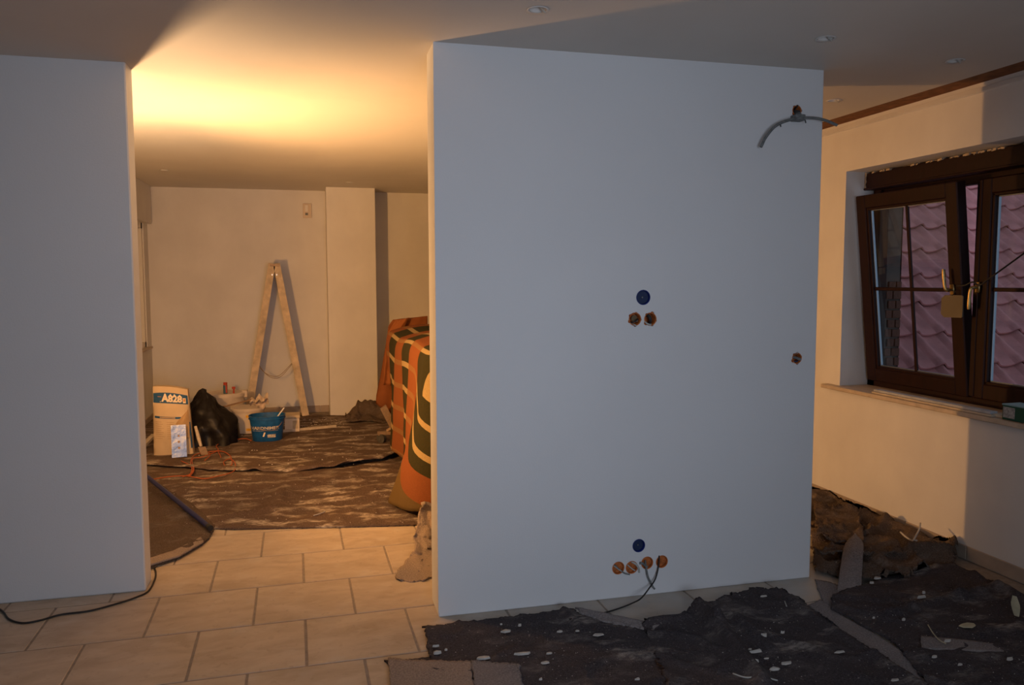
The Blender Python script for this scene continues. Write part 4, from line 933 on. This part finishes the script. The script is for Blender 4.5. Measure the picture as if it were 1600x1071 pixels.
obj('stay_chain', MB().tube([p+Vector((.01, .03, -.025*math.sin(PI*i/(len(pts)-1)))) for i, p in enumerate(pts)], .003, 6), 'rope', ld, smooth=True)

# thermostat / switch plate on back wall
sw = empty('wall_controller', (-.02, BY, 2.19), 'small pale control plate high on the back wall beside the pillar', 'switch')
p0, p1 = Vector(fy(473, 318, BY)), Vector(fy(487, 341, BY))
obj('plate', MB().box((p0.x, BY-.018, p1.z), (p1.x, BY, p0.z), .003), 'tub_white', sw)
obj('display', MB().box((p0.x+.025, BY-.021, (p0.z+p1.z)/2-.01), (p0.x+.055, BY-.018, p0.z-.02), .001), 'white_plastic', sw); obj('button', MB().box((p0.x+.025, BY-.021, p1.z+.03), (p0.x+.055, BY-.018, p1.z+.055), .001), 'cable_grey', sw)

# ------------------------------------------------------------ blanket over wheeled furniture
fu_ = empty('covered_cabinet', (1.15, 6.2, .0), 'wheeled cabinet hidden under the plaid blanket beside the doorway', 'cabinet')
obj('body', MB().box((.90, 5.35, .16), (1.75, 7.15, 1.03), .01), 'stick_wood', fu_)
def caster(x, y, par):
    c = obj('caster', MB().box((x-.035, y-.03, .085), (x+.10, y+.03, .115), .004).tube([(x+.05, y, .115), (x+.12, y, .16)], .018, 10), 'caster_metal', par)
    for dy in (-.020, .020): obj('wheel', MB().tube([(x-.012, y+dy-.013, .055), (x+.012, y+dy+.013, .055)], .042, 18).xf(lambda p: p), 'caster_rubber', c, smooth=.7)
for x, y in ((.60, 7.22), (.98, 5.4), (1.7, 5.4), (1.7, 7.15)): caster(x, y, fu_)
obj('leg_arm', MB().obox((.675, 7.24, .225), (.055, 0, -.115), (0, .025, 0), (.026, 0, .018)), 'caster_metal', fu_)
def blanket_pt(s, v):
    """s: metres along the plan path (side, round the near corner, front); v: metres of cloth outward over the edge and down"""
    X0, Y0_, r0 = .755-.055*(1-min(1, s/2.2)), 7.25, .12; Ls = Y0_-(4.88+r0); La = r0*PI/2
    if s < Ls: c = Vector((X0, Y0_-s, 0)); n = Vector((-1, 0, 0))
    elif s < Ls+La: a = (s-Ls)/r0; n = Vector((-math.cos(a), -math.sin(a), 0)); c = Vector((X0+r0, 4.88+r0, 0))+n*r0
    else: n = Vector((0, -1, 0)); c = Vector((X0+r0+(s-Ls-La), 4.88, 0))
    edge = .5; topz = 1.09+.035*min(1, s/2.2)+.012*math.sin(s*5)
    if v < edge:
        d = (edge-v); inn = min(d, r0*.9) if Ls-.1 < s < Ls+La+.1 else d
        p = c-n*inn+Vector((0, 0, topz-.05*(1-min(1, d/.3))**2)); return p
    q = v-edge; r = .13; a = min(q/r, PI/2*.93); rest = max(0, q-r*PI/2*.93)
    out = r*math.sin(a)*.55; z = topz-.05-r*(1-math.cos(a))-rest*.985
    k = min(1, rest*1.8); cor = math.exp(-((s-2.10)/.27)**2)
    wav = .020*math.sin(s*8.5+.6)+.018*fbm(s, v*.6, 0, 2.4, 3)
    out += wav*k+cor*.24*rest**1.7+.015*rest
    p = c+n*out; return Vector((p.x, p.y-.42*0*rest, z))
bk = MB(); NS, NV = 120, 66; uv = []; P = []
for i in range(NS+1):
    row = []; S0 = 2.85*i/NS
    for j in range(NV+1):
        w_ = j/NV; s0 = .80*max(0, w_-.2)/.8; s = s0+(2.85-s0)*i/NS
        L_ = .5+np.interp(s, [0, .4, .8, 1.4, 1.95, 2.1, 2.3, 2.85], [.97, .99, 1.01, 1.02, 1.05, 1.11, 1.10, .92])
        v = L_*w_; p = blanket_pt(s, v); p.z = max(p.z, .02+.004*math.sin(s*30)); row.append(p)
        vv = v-.5; sh = .75*max(0, s-1.92)*min(1, max(0, vv-.12)*4)
        uv.append((s, vv-sh+1.0))
    P.append(row)
bk.grid(P); bk.uv = uv
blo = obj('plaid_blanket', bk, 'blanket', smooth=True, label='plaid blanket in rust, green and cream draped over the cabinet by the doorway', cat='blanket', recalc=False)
sm = blo.modifiers.new('thick', 'SOLIDIFY'); sm.thickness = .006; sm.offset = 0
# rust end drape and its turned flap at the far end
def pxsheet(Lp, Rp, ni, nk, wob, seed):
    P = []; L3 = [fy(*q) for q in Lp]; R3 = [fy(*q) for q in Rp]
    for i in range(ni+1):
        t = i/ni; l = Vector(interp(L3, t)); r = Vector(interp(R3, t))
        P.append([l.lerp(r, k/nk)+Vector((0, wob*math.sin(k/nk*8+seed+t*2)*t+.02*fbm(k/nk*2, t*2, seed, 1.5, 3), 0)) for k in range(nk+1)])
    return MB().grid(P)
o = obj('end_drape', pxsheet([(614, 500, 7.36), (607, 509, 7.38), (601, 550, 7.40), (594, 590, 7.42), (588, 618, 7.44), (587, 631, 7.46)], [(668, 494, 7.3), (668, 530, 7.3), (650, 570, 7.3), (635, 610, 7.3), (628, 640, 7.3), (622, 655, 7.3)], 30, 16, .03, 1), 'blanket_back', blo, smooth=True, label='plain rust far end of the blanket', recalc=False)
sm = o.modifiers.new('thick', 'SOLIDIFY'); sm.thickness = .006
o = obj('turned_flap', pxsheet([(618, 500, 7.29), (606, 520, 7.28), (602, 560, 7.27), (599, 602, 7.27)], [(640, 497, 7.27), (626, 520, 7.26), (622, 560, 7.25), (616, 601, 7.25)], 24, 10, .012, 3), 'blanket_flap', blo, smooth=True, label='lighter rust flap hanging over the far end', recalc=False)
sm = o.modifiers.new('thick', 'SOLIDIFY'); sm.thickness = .006

# ------------------------------------------------------------ halogen work light (the lamp of the place, behind the left wall)
wl = empty('work_light', (LX, LY, 0), 'halogen work light on a slim stand behind the left wall', 'lamp')
obj('stand', MB().tube([(LX, LY+.16, .03), (LX, LY+.16, 1.30)], .012, 10), 'worklight_body', wl)
for a in (0, 2.1, 4.2): obj('foot', MB().tube([(LX, LY+.16, .25), (LX-.04+.12*math.cos(a), LY+.16+.14*math.sin(a), .03)], .009, 8), 'worklight_body', wl)
obj('lamp_housing', MB().obox((LX, LY+.10, 1.24), (.06, 0, 0), (0, .018, .009), (0, -.025, .05)), 'worklight_body', wl)
obj('lamp_housing', MB().obox((LX, LY-.0, 1.025), (.085, 0, 0), (0, .085, 0), (0, 0, .01)).obox((LX, LY+.12, 1.025), (.01, 0, 0), (0, .05, 0), (0, 0, .008)), 'worklight_body', wl)  # lower plate added beneath the level light, keeps direct light off the floor
print('tiles', nt_, 'roof tiles', len(near))
